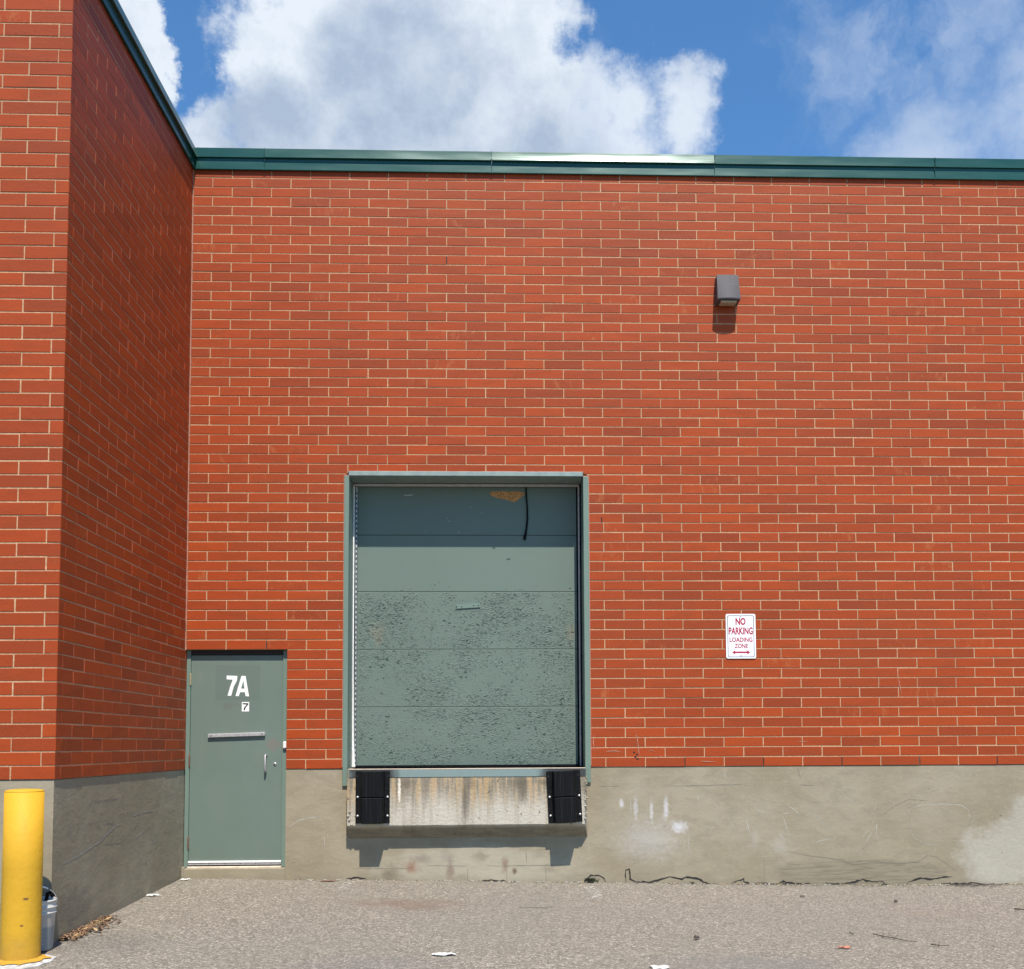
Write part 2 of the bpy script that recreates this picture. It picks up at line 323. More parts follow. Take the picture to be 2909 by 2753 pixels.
def f_dock(t, S, P):
    sx = nd(t, 'ShaderNodeSeparateXYZ', {0: P}); z = sx.outputs['Z']
    nf = NZ(t, P, 32, 6, 0.62); nl = NZ(t, P, 2.5, 4)
    stv = NZ(t, MP(t, P, (9, 2, 0.7)), 1.6, 5, 0.6, 0.15); st2 = NZ(t, MP(t, P, (16, 2, 1.3), (7, 0, 3)), 1.4, 5, 0.6, 0.2)
    col = MIX(t, nl, (0.42, 0.385, 0.315), (0.50, 0.46, 0.39))
    col = MIX(t, SS(t, stv, 0.45, 0.72, 0, 0.65), col, (0.30, 0.265, 0.20))
    top = SS(t, MA(t, 'MULTIPLY_ADD', stv, 0.35, z), -0.28, 0.02)
    col = MIX(t, MA(t, 'MULTIPLY', SS(t, st2, 0.42, 0.6), MA(t, 'MULTIPLY', top, 0.75)), col, (0.37, 0.235, 0.10))
    col = MIX(t, MA(t, 'MULTIPLY', SS(t, st2, 0.60, 0.44), MA(t, 'MULTIPLY', top, 0.75)), col, (0.14, 0.11, 0.07))
    for (x, zz, rx, rz, k) in ((2.79, -.32, .05, .30, .8), (3.36, -.22, .06, .16, .8), (3.33, -.14, .12, .05, .6), (2.86, -.15, .05, .08, .5), (3.58, -.14, .10, .04, .7), (2.2, -.14, .10, .05, .5)):
        col = MIX(t, MA(t, 'MULTIPLY', blob(t, P, (x, -.125, zz), (rx * 1.3, 9, rz * 1.2), 0.9, st2, 1.0), k), col, (0.12, 0.10, 0.072))
    col = MIX(t, MA(t, 'MULTIPLY', blob(t, P, (2.143, -.125, -.2), (.018, 9, .17), 0.6, nf, 2.4), 0.9), col, (0.704, 0.655, 0.562))
    pit = SS(t, NZ(t, P, 22, 3, 0.5), 0.68, 0.73)
    col = MIX(t, MA(t, 'MULTIPLY', pit, 0.7), col, (0.141, 0.118, 0.084))
    low = SS(t, z, -0.545, -0.60)                                 # darker, banded brown on the underside
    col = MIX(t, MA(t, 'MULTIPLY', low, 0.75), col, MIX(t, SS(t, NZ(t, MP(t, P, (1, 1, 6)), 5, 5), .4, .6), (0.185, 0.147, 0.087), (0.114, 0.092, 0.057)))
    ed = SS(t, MA(t, 'MULTIPLY_ADD', NZ(t, P, 9, 5), 0.07, sx.outputs['X']), 4.0, 4.03)
    col = MIX(t, MA(t, 'MULTIPLY', ed, 0.6), col, MIX(t, SS(t, nf, .4, .6), (0.176, 0.134, 0.084), (0.528, 0.462, 0.357)))
    S('Base Color', col); S('Roughness', 0.86); S('Specular IOR Level', 0.3)
    h = MA(t, 'SUBTRACT', MA(t, 'MULTIPLY_ADD', ed, MA(t, 'MULTIPLY', nf, 2.5), nf), MA(t, 'MULTIPLY', pit, 1.0))
    S('Normal', bump(t, h, 0.010, 0.8))
GREEN = (0.180, 0.244, 0.199)
def f_panel(t, S, P):
    sx = nd(t, 'ShaderNodeSeparateXYZ', {0: P}); z = sx.outputs['Z']
    fine = NZ(t, MP(t, P, (1, 1, 1.9)), 52, 7, 0.72, 0.25)         # curled flake field
    fl2 = NZ(t, MP(t, P, (1, 1, 2.4), (3, 1, 5)), 75, 5, 0.66, 0.3)
    patch = NZ(t, P, 3.5, 6, 0.68, 0.3); patch2 = NZ(t, MP(t, P, (1, 1, 1.6), (9, 0, 2)), 13, 5, 0.65)
    area = SS(t, MA(t, 'ADD', MA(t, 'MULTIPLY', patch, 0.55), MA(t, 'MULTIPLY', patch2, 0.45)), 0.36, 0.60)
    up = SS(t, MA(t, 'MULTIPLY_ADD', patch2, 0.45, z), 2.13, 1.93)  # the upper two panels keep their paint
    wear = MA(t, 'MULTIPLY', area, up)
    flk = MA(t, 'MULTIPLY', SS(t, fine, 0.47, 0.58), wear)
    crk = MA(t, 'MULTIPLY', SS(t, fl2, 0.555, 0.62), wear)
    col = MIX(t, NZ(t, P, 1.3, 3), (0.126, 0.184, 0.142), (0.151, 0.207, 0.164))
    col = MIX(t, SS(t, patch, 0.48, 0.72, 0, 0.35), col, (0.160, 0.195, 0.174))
    grain = NZ(t, MP(t, P, (1.2, 1, 60)), 2.0, 4)
    col = MIX(t, SS(t, grain, 0.4, 0.7, 0, 0.16), col, (0.126, 0.174, 0.141))
    col = MIX(t, MA(t, 'MULTIPLY', crk, 0.38), col, (0.050, 0.076, 0.061))
    col = MIX(t, MA(t, 'MULTIPLY', MA(t, 'MULTIPLY', SS(t, fine, 0.60, 0.68), wear), 0.3), col, (0.227, 0.286, 0.233))
    for (x, zz, rx, rz) in ((1.86, 1.42, .10, .09), (1.88, 1.31, .05, .06), (3.88, 1.40, .05, .10)):
        col = MIX(t, MA(t, 'MULTIPLY', blob(t, P, (x, .35, zz), (rx * 1.3, 9, rz * 1.3), 0.8, NZ(t, P, 40, 4), 2.5), 0.28), col, (0.277, 0.195, 0.118))
    col = MIX(t, 1.0, col, (0.88, 0.85, 0.90), 'MULTIPLY')
    S('Base Color', col); S('Roughness', MA(t, 'MULTIPLY_ADD', fine, 0.2, 0.5)); S('Specular IOR Level', 0.35)
    h = MA(t, 'ADD', MA(t, 'MULTIPLY', flk, 1.0), MA(t, 'ADD', MA(t, 'MULTIPLY', crk, -0.9), MA(t, 'MULTIPLY', grain, 0.05)))
    S('Normal', bump(t, h, 0.0010, .7))
def f_green(t, S, P):
    n = NZ(t, P, 3, 4); m = NZ(t, MP(t, P, (1, 1, .4)), 20, 5, .6); s = SS(t, NZ(t, MP(t, P, (1, 1, .5)), 18, 3), 0.75, 0.79)
    col = MIX(t, n, (0.129, 0.187, 0.150), (0.155, 0.213, 0.173)); col = MIX(t, SS(t, m, .5, .8, 0, .3), col, (0.146, 0.200, 0.164))
    col = MIX(t, MA(t, 'MULTIPLY', s, 0.5), col, (0.086, 0.070, 0.055))
    S('Base Color', col); S('Roughness', MA(t, 'MULTIPLY_ADD', m, 0.2, 0.36)); S('Specular IOR Level', 0.45); S('Normal', bump(t, NZ(t, P, 60, 3), 0.0006))
def f_edoor(t, S, P):
    n = NZ(t, P, 2.2, 4); m = NZ(t, MP(t, P, (1, 1, .35)), 9, 5, .6); col = MIX(t, n, (0.122, 0.177, 0.138), (0.144, 0.198, 0.157))
    col = MIX(t, SS(t, m, .5, .8, 0, .35), col, (0.159, 0.185, 0.152))
    sx = nd(t, 'ShaderNodeSeparateXYZ', {0: P}); X = sx.outputs['X']; Z = sx.outputs['Z']
    def rect(x0, x1, z0, z1, s=0.006, nz=0.0):
        xx = MA(t, 'MULTIPLY_ADD', MA(t, 'SUBTRACT', m, .5), nz, X) if nz else X
        return MA(t, 'MULTIPLY', MA(t, 'MULTIPLY', SS(t, xx, x0 - s, x0 + s), SS(t, xx, x1 + s, x1 - s)), MA(t, 'MULTIPLY', SS(t, Z, z0 - s, z0 + s), SS(t, Z, z1 + s, z1 - s)))
    col = MIX(t, MA(t, 'MULTIPLY', rect(.285, .73, .69, 1.045), 0.35), col, (0.101, 0.139, 0.112))        # ghost of an old sign
    col = MIX(t, MA(t, 'MULTIPLY', MA(t, 'MULTIPLY', rect(.36, .53, .585, .665, .012, .05), SS(t, NZ(t, MP(t, P, (2.2, 1, .4)), 26, 2), .42, .55)), 0.5), col, (0.129, 0.133, 0.112))
    col = MIX(t, MA(t, 'MULTIPLY', rect(.62, .66, .585, .655, .012), 0.3), col, (0.129, 0.163, 0.137))
    dm = MA(t, 'ADD', MA(t, 'ABSOLUTE', MA(t, 'SUBTRACT', X, .865)), MA(t, 'ABSOLUTE', MA(t, 'SUBTRACT', Z, .248)))
    col = MIX(t, MA(t, 'MULTIPLY', SS(t, dm, .085, .072), 0.6), col, (0.181, 0.163, 0.137))
    for (x, z, rx, rz, k) in ((.13, .93, .05, .12, .5), (.16, .15, .05, .25, .3), (.72, .12, .08, .10, .25), (.30, -.25, .2, .2, .15)):
        col = MIX(t, MA(t, 'MULTIPLY', blob(t, P, (x, 0, z), (rx, 9, rz), .9, m, .8), k), col, (0.181, 0.206, 0.163))
    dt = SS(t, MA(t, 'MULTIPLY_ADD', NZ(t, MP(t, P, (1, 1, .5)), 7, 5, .65), .5, Z), -.45, -.75)
    col = MIX(t, MA(t, 'MULTIPLY', dt, .3), col, (0.10, 0.115, 0.095))
    col = MIX(t, 1.0, col, (0.96, 0.91, 0.95), 'MULTIPLY')
    S('Base Color', col); S('Roughness', MA(t, 'MULTIPLY_ADD', m, 0.15, 0.40)); S('Specular IOR Level', 0.45)
    S('Normal', bump(t, MA(t, 'ADD', NZ(t, P, 1.6, 2), MA(t, 'MULTIPLY', NZ(t, P, 70, 3), .02)), 0.006))
def f_coping(t, S, P):
    n = NZ(t, MP(t, P, (1, 1, 4)), 2.5, 4); s = SS(t, NZ(t, P, 14, 3), .7, .8)
    S('Base Color', MIX(t, n, (0.006, 0.052, 0.043), (0.009, 0.068, 0.056))); S('Metallic', 0.15)
    S('Roughness', MA(t, 'MULTIPLY_ADD', n, 0.08, 0.235)); S('Specular IOR Level', 0.45)
    S('Normal', bump(t, NZ(t, MP(t, P, (.5, .5, 2)), 1.6, 2), 0.018, .6))
def f_asphalt(t, S, P):
    cell = nd(t, 'ShaderNodeTexVoronoi', {'Vector': P, 'Scale': 66.0}, feature='F1'); r = nd(t, 'ShaderNodeSeparateColor', {0: cell.outputs['Color']}).outputs[0]
    cell2 = nd(t, 'ShaderNodeTexVoronoi', {'Vector': P, 'Scale': 125.0}, feature='F1'); r2 = nd(t, 'ShaderNodeSeparateColor', {0: cell2.outputs['Color']}).outputs[1]
    nl = NZ(t, P, 0.7, 5, .6); nm = NZ(t, P, 5, 5, .65); nf = NZ(t, P, 160, 3)
    c = nd(t, 'ShaderNodeValToRGB', {0: r}); e = c.color_ramp.elements
    e[0].color = (0.069, 0.058, 0.044, 1); e[1].color = (0.515, 0.447, 0.340, 1); e[1].position = 1.0
    for p, q in ((0.25, (0.143, 0.120, 0.090)), (0.7, (0.235, 0.198, 0.148)), (0.88, (0.350, 0.299, 0.226))):
        k = c.color_ramp.elements.new(p); k.color = rgb(q)
    col = MIX(t, 0.35, c.outputs[0], MIX(t, r2, (0.092, 0.079, 0.059), (0.386, 0.331, 0.252)))
    gap = SS(t, cell.outputs['Distance'], 0.42, 0.7)
    col = MIX(t, MA(t, 'MULTIPLY', gap, 0.4), col, (0.078, 0.067, 0.050))
    col = MIX(t, SS(t, nl, .35, .7, 0, .35), col, (0.175, 0.153, 0.118))
    col = MIX(t, SS(t, nm, .5, .8, 0, .35), col, (0.248, 0.211, 0.157))
    for (x, y, rx, ry, k, cc) in ((2.35, -1.30, .55, .26, .6, (.15, .095, .065)), (2.62, -1.52, .35, .16, .3, (.13, .09, .065)), (6.9, -1.5, .5, .2, .2, (.20, .14, .10)), (4.9, -3.5, .7, .35, .35, (.12, .12, .11)), (2.3, -3.6, .6, .35, .3, (.11, .11, .105)), (0.35, -3.0, .5, .5, .35, (.10, .09, .08))):
        col = MIX(t, MA(t, 'MULTIPLY', blob(t, P, (x, y, -1.15), (rx * 1.3, ry * 1.3, 9), .95, nm, 1.6), k), col, cc)
    col = MIX(t, 1.0, col, (1.10, 1.16, 1.27), 'MULTIPLY')
    S('Base Color', col); S('Roughness', 0.85); S('Specular IOR Level', 0.35)
    h = MA(t, 'ADD', MA(t, 'MULTIPLY', MA(t, 'SUBTRACT', 1.0, cell.outputs['Distance']), 1.0), MA(t, 'ADD', MA(t, 'MULTIPLY', nf, .3), MA(t, 'MULTIPLY', r, .6)))
    S('Normal', bump(t, h, 0.009, 1.0))
def f_yellow(t, S, P):
    n = NZ(t, P, 5, 4); col = MIX(t, n, (0.52, 0.285, 0.016), (0.57, 0.325, 0.026))
    col = MIX(t, SS(t, NZ(t, MP(t, P, (1, 1, .25)), 13, 6, .65), .5, .78, 0, .4), col, (0.42, 0.235, 0.03))
    z = nd(t, 'ShaderNodeSeparateXYZ', {0: P}).outputs['Z']
    col = MIX(t, MA(t, 'MULTIPLY', SS(t, MA(t, 'MULTIPLY_ADD', NZ(t, P, 9, 5), .35, z), -.72, -1.0), .4), col, (0.25, 0.16, 0.05))
    for (x, y, zz, r) in ((.060, -3.635, -.755, .013), (.036, -3.642, -.925, .009)):
        col = MIX(t, blob(t, P, (x, y, zz), (r * 1.6, r * 1.6, r), .4, NZ(t, P, 60, 4), 1.6), col, (0.17, 0.085, 0.035))
    S('Base Color', col); S('Roughness', MA(t, 'MULTIPLY_ADD', n, .2, .5)); S('Specular IOR Level', 0.22); S('Normal', bump(t, MA(t, 'ADD', NZ(t, P, 30, 3), MA(t, 'MULTIPLY', NZ(t, P, 5, 2), 2.0)), .002))
M_brick = mat('brick', f_brick); M_mortar = mat('mortar', f_mortar); M_conc = mat('concrete', f_conc); M_dock = mat('dock_concrete', f_dock)
M_panel = mat('peeling_paint', f_panel); M_green = mat('green_paint', f_green); M_edoor = mat('door_paint', f_edoor)
M_coping = mat('coping_metal', f_coping); M_asph = mat('asphalt', f_asphalt); M_yel = mat('yellow_paint', f_yellow)
M_black = flat('dark_void', (0.012, 0.011, 0.011), .8); M_crack = flat('crack', (0.022, 0.019, 0.017), .9)
M_line = flat('hairline', (0.17, 0.15, 0.12), .9); M_scr = flat('scratch', (0.36, 0.345, 0.30), .8, sc=60); M_scrd = flat('scratch_grey', (0.28, 0.26, 0.21), .85, sc=60)
M_caulk = flat('caulk', (0.36, 0.17, 0.11), .7); M_rubber = flat('rubber', (0.005, 0.005, 0.0055), .6, spec=.15, sc=40, var=.5, bd=.001)
M_steel = flat('galvanised_steel', (0.50, 0.50, 0.49), .45, .6, sc=50); M_alum = flat('aluminium', (0.42, 0.41, 0.41), .42, .35, sc=40)
M_white = flat('white_paint', (0.80, 0.80, 0.78), .45, sc=25, var=.06); M_grey = flat('grey_vinyl', (0.42, 0.40, 0.39), .5, sc=20)
M_cream = flat('cream_sill', (0.66, 0.55, 0.43), .7, sc=18, var=.16); M_bronze = flat('bronze_paint', (0.080, 0.074, 0.078), .62, spec=.2, sc=120, var=.15)
M_lens = flat('lamp_lens', (0.34, 0.30, 0.21), .25, sc=40); M_brass = flat('brass_hinge', (0.55, 0.42, 0.22), .4, .6); M_rust = flat('rusty_hinge', (0.16, 0.07, 0.05), .7, .2, sc=90, var=.5)
M_ink = flat('black_ink', (0.015, 0.015, 0.015), .6); M_red = flat('sign_red', (0.36, 0.006, 0.035), .45, var=.1); M_sheet = flat('sign_white', (0.82, 0.81, 0.82), .35, var=.03)
M_wood = flat('bare_wood', (0.42, 0.21, 0.07), .8, sc=70, var=.45)
M_roof = flat('roof_membrane', (0.25, 0.24, 0.23), .9)
M_green_sheen = flat('green_paint_sheen', (0.215, 0.275, 0.262), .5, sc=14, var=.1)  # sheen of the lintel face put into the colour, a lighter green
M_head = flat('dark_lintel', (0.020, 0.016, 0.014), .8)
M_scuff = flat('lime_scuff', (0.42, 0.22, 0.15), .8, sc=60)

# ================================================================ the ground
def gz(x, y):
    d = max(0.0, -y); return -1.066 - 0.02 * min(max(x, 0.0), 7.0) - 0.028 * min(d, 4.0) - 0.012 * min(max(d - 4.0, 0.0), 10.0)
def grid(vals): return sorted(set(round(v, 3) for v in vals))
xs = grid([-600, -200, -60, -20, -8] + [-4 + .25 * i for i in range(65)] + [16, 30, 80, 250, 600])
ys = grid([-600, -200, -60, -30, -20, -14] + [-11 + .25 * i for i in range(48)] + [3, 8, 30, 120, 600])
g = MB()
def gn(x, y): return gz(x, y) + 0.006 * noise.noise(Vector((x * 1.3, y * 1.3, 0))) * (1 if abs(x) < 20 and y > -15 else 0)
V = [(x, y, gn(x, y)) for y in ys for x in xs]; nx = len(xs)
g.idx(V, [(j * nx + i, j * nx + i + 1, (j + 1) * nx + i + 1, (j + 1) * nx + i) for j in range(len(ys) - 1) for i in range(nx - 1)])
tag(g.build('pavement', M_asph, smooth=True, fix=False), kind='structure')
def gsheet(name, poly, mt, h=0.005, kind='structure'):
    """worn paint lying on the asphalt"""
    s = MB(); tr = tessellate_polygon([[Vector((p[0], p[1], 0)) for p in poly]])
    s.idx([(x, y, gn(x, y) + h) for x, y in poly], [tuple(a) for a in tr]); o = s.build(name, mt, fix=False)
    for p in o.data.polygons:
        pass
    return tag(o, kind=kind) if kind else o
def f_worn(base, th):
    def fn(t, S, P):
        n = NZ(t, P, 45, 5, .7); S('Base Color', base); S('Roughness', .8); S('Alpha', SS(t, n, th, th + .06)); S('Normal', bump(t, VO(t, P, 62.0), .006))
    return fn
M_line_w = mat('worn_line_paint', f_worn((.48, .46, .42), .52)); M_spill = mat('yellow_spill', f_worn((.80, .55, .05), .36))
gsheet('painted_line', [(1.615, -.16), (1.72, -.13), (1.735, -.25), (1.72, -.45), (1.69, -.62), (1.62, -.60), (1.61, -.35)], M_line_w)
gsheet('painted_line', [(3.93, -.22), (4.06, -.25), (4.09, -.5), (4.06, -.95), (3.97, -.95), (3.95, -.55)], M_line_w)

# ================================================================ the building
BLD = empty('brick_building', (4.0, 0.0, -1.15), 'red brick industrial building with green metal roof edge, grey steel doors and concrete base', 'building')
H = 0.09955; L = 0.4; X0 = -12.5
def wx(X): return (X - X0) * L
def bricks(mb, k, js, lo, hi, fmap, m=0, gap=0.0047, vg=0.0052):
    """one course k: js = joint positions (metres along the wall), clipped to lo..hi"""
    js = [lo] + [j for j in js if lo + 0.03 < j < hi - 0.03] + [hi]
    for i in range(len(js) - 1):
        g0 = 0.0 if i == 0 else gap; g1 = 0.0 if i == len(js) - 2 else gap
        g0 *= random.uniform(.75, 1.3); g1 *= random.uniform(.75, 1.3)
        u0, u1 = js[i] + g0, js[i + 1] - g1; v0, v1 = k * H + vg, (k + 1) * H - vg * .9
        jt = lambda a: random.uniform(-a, a)
        dv = jt(.0014); dz = jt(.0012); mb.rv = random.random(); e = .0022
        c = [(u0 + jt(.0008), v0 + dv + jt(.0009)), (u1 + jt(.0008), v0 + dv + jt(.0009)), (u1 + jt(.0008), v1 + dv + jt(.0009)), (u0 + jt(.0008), v1 + dv + jt(.0009))]
        inn = [(c[0][0] + e, c[0][1] + e), (c[1][0] - e, c[1][1] + e), (c[2][0] - e, c[2][1] - e), (c[3][0] + e, c[3][1] - e)]
        dd = [dz + jt(.0007) for _ in range(4)]
        vs = [fmap(a, b, -.09) for a, b in c] + [fmap(a, b, dz - e) for a, b in c] + [fmap(a, b, dd[q]) for q, (a, b) in enumerate(inn)]
        mb.idx(vs, [(8, 9, 10, 11), (4, 5, 9, 8), (5, 6, 10, 9), (6, 7, 11, 10), (7, 4, 8, 11), (0, 1, 5, 4), (1, 2, 6, 5), (2, 3, 7, 6), (3, 0, 4, 7), (3, 2, 1, 0)], m)
fm_main = lambda u, v, d: (u, -d, v)
fm_side = lambda u, v, d: (d, u, v)
fm_wing = lambda u, v, d: (u, -3.08 - d, v)
NC = 62; XE = 16.0
def fam(k, right):
    off = (0.0 if k % 2 == 0 else 0.5) + (0.0 if right else 0.5)
    return [n + off for n in range(-14, 32)]
def row_main(k):
    if k > 38: return fam(k, True)
    if k >= 30:
        J = X0 + .5 * (38 - k); q = [x for x in fam(k, False) if x <= J + .01] + [J + .75, J + 1.5]
        return q + [x for x in fam(k, True) if x > J + 1.6]
    return None
wl = MB()
for k in range(NC):
    js = row_main(k)
    if js is not None: bricks(wl, k, [wx(x) for x in js], 0.0, XE, fm_main)
    else:
        lo = 1.008 if k < 12 else 0.0
        bricks(wl, k, [wx(x) for x in fam(k, False)], lo, 1.588, fm_main)
        bricks(wl, k, [wx(x) for x in fam(k, True)], 4.028, XE, fm_main)
wl.rv = .5
e_ = .0032
for (x0, x1, z0, z1) in ((1.009, 1.586, .0035, 12 * H + .003), (.001, 1.586, 12 * H + .003, 30 * H + .003), (4.03, XE, .0035, 30 * H + .003), (.001, XE, 30 * H + .003, NC * H)):
    wl.box(x0, x1, e_, .082, z0, z1, 1)
for (X, k) in ((-7, 31), (-4, 31), (-10.5, 12), (2, 0), (4, 0), (6, 0), (8, 0), (0, 0), (-2, 45), (-6, 52), (10, 0)):   # open weep joints
    z0 = k * H + (.012 if k == 31 else .006); wl.box(wx(X) - .004, wx(X) + .0045, .0010, .004, z0, z0 + (.055 if k == 31 else .085), 2)
for (x, z, a, b) in ((4.5, .105, .02, .012), (4.515, .13, .02, .010), (4.485, .15, .018, .012), (4.52, .085, .03, .008), (4.18, 2.52, .010, .05), (3.7, 2.992, .05, .006), (2.0, 2.992, .09, .005), (2.55, 2.993, .03, .005)):
    wl.box(x - a / 2, x + a / 2, -.003, .004, z - b / 2, z + b / 2, 2)                                            # small chips and holes
for pts in ([(4.50, .37), (4.515, .30), (4.53, .20), (4.535, .12)], [(4.66, .10), (4.70, .085), (4.77, .11)], [(4.62, .155), (4.66, .17), (4.70, .155)], [(5.16, .055), (5.32, .05)], [(4.08, .33), (4.075, .25), (4.085, .17)],
            [(6.15, .25), (6.25, .245)], [(5.83, .155), (5.86, .155)], [(6.02, .16), (6.05, .16)], [(5.9, .32), (5.93, .30)], [(4.2, .16), (4.30, .165), (4.36, .15)], [(1.50, 1.72), (1.535, 1.745)], [(1.52, 1.45), (1.53, 1.40)], [(7.2, .9), (7.23, .72)]):
    wl.ribbon(pts, .006, -.0030, m=3, jit=.2)
for _ in range(60):
    x = random.uniform(.1, 8.6); z = random.uniform(1.3, 6.0) if x < 1.0 else random.choice((random.uniform(.03, .9), random.uniform(3.1, 6.0)))
    if 1.5 < x < 4.1 and z < 3.05: continue
    wl.ribbon([(x, z), (x + random.uniform(.006, .02), z + random.uniform(-.006, .006))], .006, -.0031, m=random.choice((2, 3)), jit=.3)
wl.build('wall', [M_brick, M_mortar, M_black, M_scuff], BLD, attr=True)
ck = MB(); z = 12 * H
while z < NC * H:                                                                                                  # caulk run in the inner corner
    z2 = min(z + .05, NC * H); ck.box(-.002, .011 + random.uniform(-.0015, .0015), -.011, .001, z, z2 + .001); z = z2
ck.build('corner_caulk', M_caulk, BLD)
wg = MB()
for k in range(NC):
    s0 = .09 if k % 2 == 0 else .288
    bricks(wg, k, [-3.08 + s0 + n * L for n in range(0, 9)], -3.0785, .0515 if k < 12 else -.001, fm_side)
    s1 = .31 if k % 2 == 0 else .10
    bricks(wg, k, [-s1 - n * L for n in range(0, 9)][::-1], -3.2, -.0012, fm_wing)
wg.rv = .5
wg.box(-.082, -.0032, -3.07, -.001, .0035, NC * H, 1); wg.box(-.081, -.0033, -.0008, .0515, .0035, 12 * H, 1); wg.box(-3.2, -.004, -3.0768, -3.0, .0035, NC * H, 1)
wg.build('wing_wall', [M_brick, M_mortar, M_black], BLD, attr=True)

# foundation
CRACKS= [[(4.854,-1.109),(4.952,-1.122),(5.006,-1.102),(5.123,-1.124),(5.194,-1.165),(5.239,-1.175),(5.302,-1.175)],[(5.446,-1.177),(5.573,-1.125),(5.581,-1.151),(5.644,-1.182),(5.752,-1.171),(5.861,-1.181),(5.933,-1.178),(5.979,-1.152),(6.042,-1.165),(6.095,-1.183),(6.259,-1.176)],[(6.404,-1.16),(6.44,-1.183),(6.53,-1.188),(6.63,-1.18),(6.785,-1.146),(6.858,-1.161),(6.985,-1.165),(7.011,-1.192)],[(7.23,-1.195),(7.258,-1.168),(7.35,-1.139),(7.477,-1.144),(7.697,-1.124)],[(7.586,-1.189),(7.75,-1.196),(7.933,-1.189),(7.987,-1.206),(8.116,-1.204),(8.427,-1.216)],[(2.903,-1.13),(3.01,-1.113),(3.08,-1.123),(3.187,-1.119),(3.213,-1.133)],[(3.952,-1.162),(3.988,-1.118),(4.041,-1.074),(4.131,-1.075),(4.166,-1.102),(4.193,-1.15)],[(4.384,-1.166),(4.385,-1.025),(4.426,-1.016),(4.438,-1.114),(4.488,-1.146),(4.649,-1.147),(4.811,-1.096),(4.954,-1.119)],[(1.598,-1.089),(1.721,-1.073),(1.809,-1.091)]]
LINES= [[(4.866,-0.194),(5.59,-0.181)],[(6.171,-0.188),(6.316,-0.2)],[(6.139,-0.005),(6.159,-0.068),(6.176,-0.131)],[(5.793,-0.941),(5.784,-1.038),(5.789,-1.162)],[(1.668,-0.985),(2.196,-0.99),(2.267,-0.978)],[(2.408,-0.964),(2.797,-0.971)],[(2.992,-0.959),(3.081,-0.974),(3.846,-0.97)],[(2.808,-0.992),(2.811,-1.124)],[(3.196,-0.978),(3.201,-1.128)],[(3.587,-0.999),(3.595,-1.137)],[(3.394,-0.804),(3.397,-0.966)],[(4.121,-0.188),(4.336,-0.19)],[(5.975,-0.871),(6.048,-0.859),(6.228,-0.9),(6.427,-0.923),(6.59,-0.953),(6.68,-0.997),(6.917,-0.969),(7.19,-0.989),(7.355,-0.973),(7.448,-0.911),(7.539,-0.921),(7.646,-0.994),(7.754,-1.075)],[(6.938,-0.513),(7.002,-0.505),(7.133,-0.407),(7.281,-0.345),(7.482,-0.356)]]
SCR= [[(5.769,-0.316),(5.795,-0.379),(5.848,-0.442),(5.893,-0.478)],[(6.022,-0.381),(6.111,-0.444),(6.156,-0.489)],[(5.983,-0.488),(6.017,-0.595),(6.06,-0.738)],[(5.872,-0.576),(5.907,-0.666),(5.942,-0.737)],[(5.896,-0.755),(5.94,-0.809),(6.039,-0.854)],[(5.943,-0.666),(5.996,-0.738)],[(5.635,-0.699),(5.688,-0.762),(5.708,-0.869)],[(5.404,-0.465),(5.474,-0.591),(5.535,-0.707)],[(5.611,-0.538),(5.653,-0.681)],[(5.727,-0.629),(5.779,-0.718)],[(5.677,-0.378),(5.73,-0.441),(5.82,-0.469)],[(5.983,-0.479),(6.056,-0.467)],[(6.275,-0.427),(6.346,-0.526),(6.452,-0.652)],[(6.553,-0.223),(6.642,-0.314),(6.731,-0.386)],[(6.285,-0.785),(6.359,-0.75),(6.486,-0.733)],[(6.519,-0.115),(6.525,-0.169)],[(5.127,-0.285),(5.144,-0.347)],[(5.393,-0.054),(5.414,-0.104)],[(5.278,-0.429),(5.294,-0.572)],[(5.022,-0.658),(5.029,-0.818),(5.054,-0.889)],[(5.039,-0.73),(5.084,-0.748)],[(5.287,-0.98),(5.283,-1.033)],[(6.774,-0.87),(6.776,-0.923)],[(6.946,-0.567),(6.933,-0.71)],[(6.974,-0.531),(6.997,-0.711)],[(6.812,-0.798),(6.888,-0.674)],[(7.258,-0.498),(7.297,-0.435),(7.408,-0.4),(7.591,-0.392),(7.811,-0.403),(7.892,-0.458),(7.899,-0.539),(7.842,-0.61)],[(7.258,-0.516),(7.264,-0.623),(7.325,-0.731),(7.433,-0.795),(7.542,-0.805),(7.636,-0.752)],[(7.512,-0.912),(7.542,-0.823)],[(6.673,-0.52),(6.619,-0.511)],[(5.006,-0.248),(5.014,-0.204),(5.083,-0.195)],[(4.47,-0.289),(4.497,-0.334),(4.504,-0.53)],[(4.446,-0.333),(4.449,-0.458)],[(4.63,-0.459),(4.637,-0.655)],[(4.765,-0.443),(4.767,-0.585)],[(4.561,-0.218),(4.606,-0.254)],[(4.227,-0.35),(4.233,-0.474)],[(4.583,-0.663),(4.672,-0.744),(4.75,-0.922),(4.776,-0.993)],[(1.039,-0.572),(1.143,-0.503),(1.284,-0.477),(1.354,-0.469)],[(1.425,-0.505),(1.513,-0.541),(1.54,-0.611)],[(1.391,-0.663),(1.395,-0.768)]]
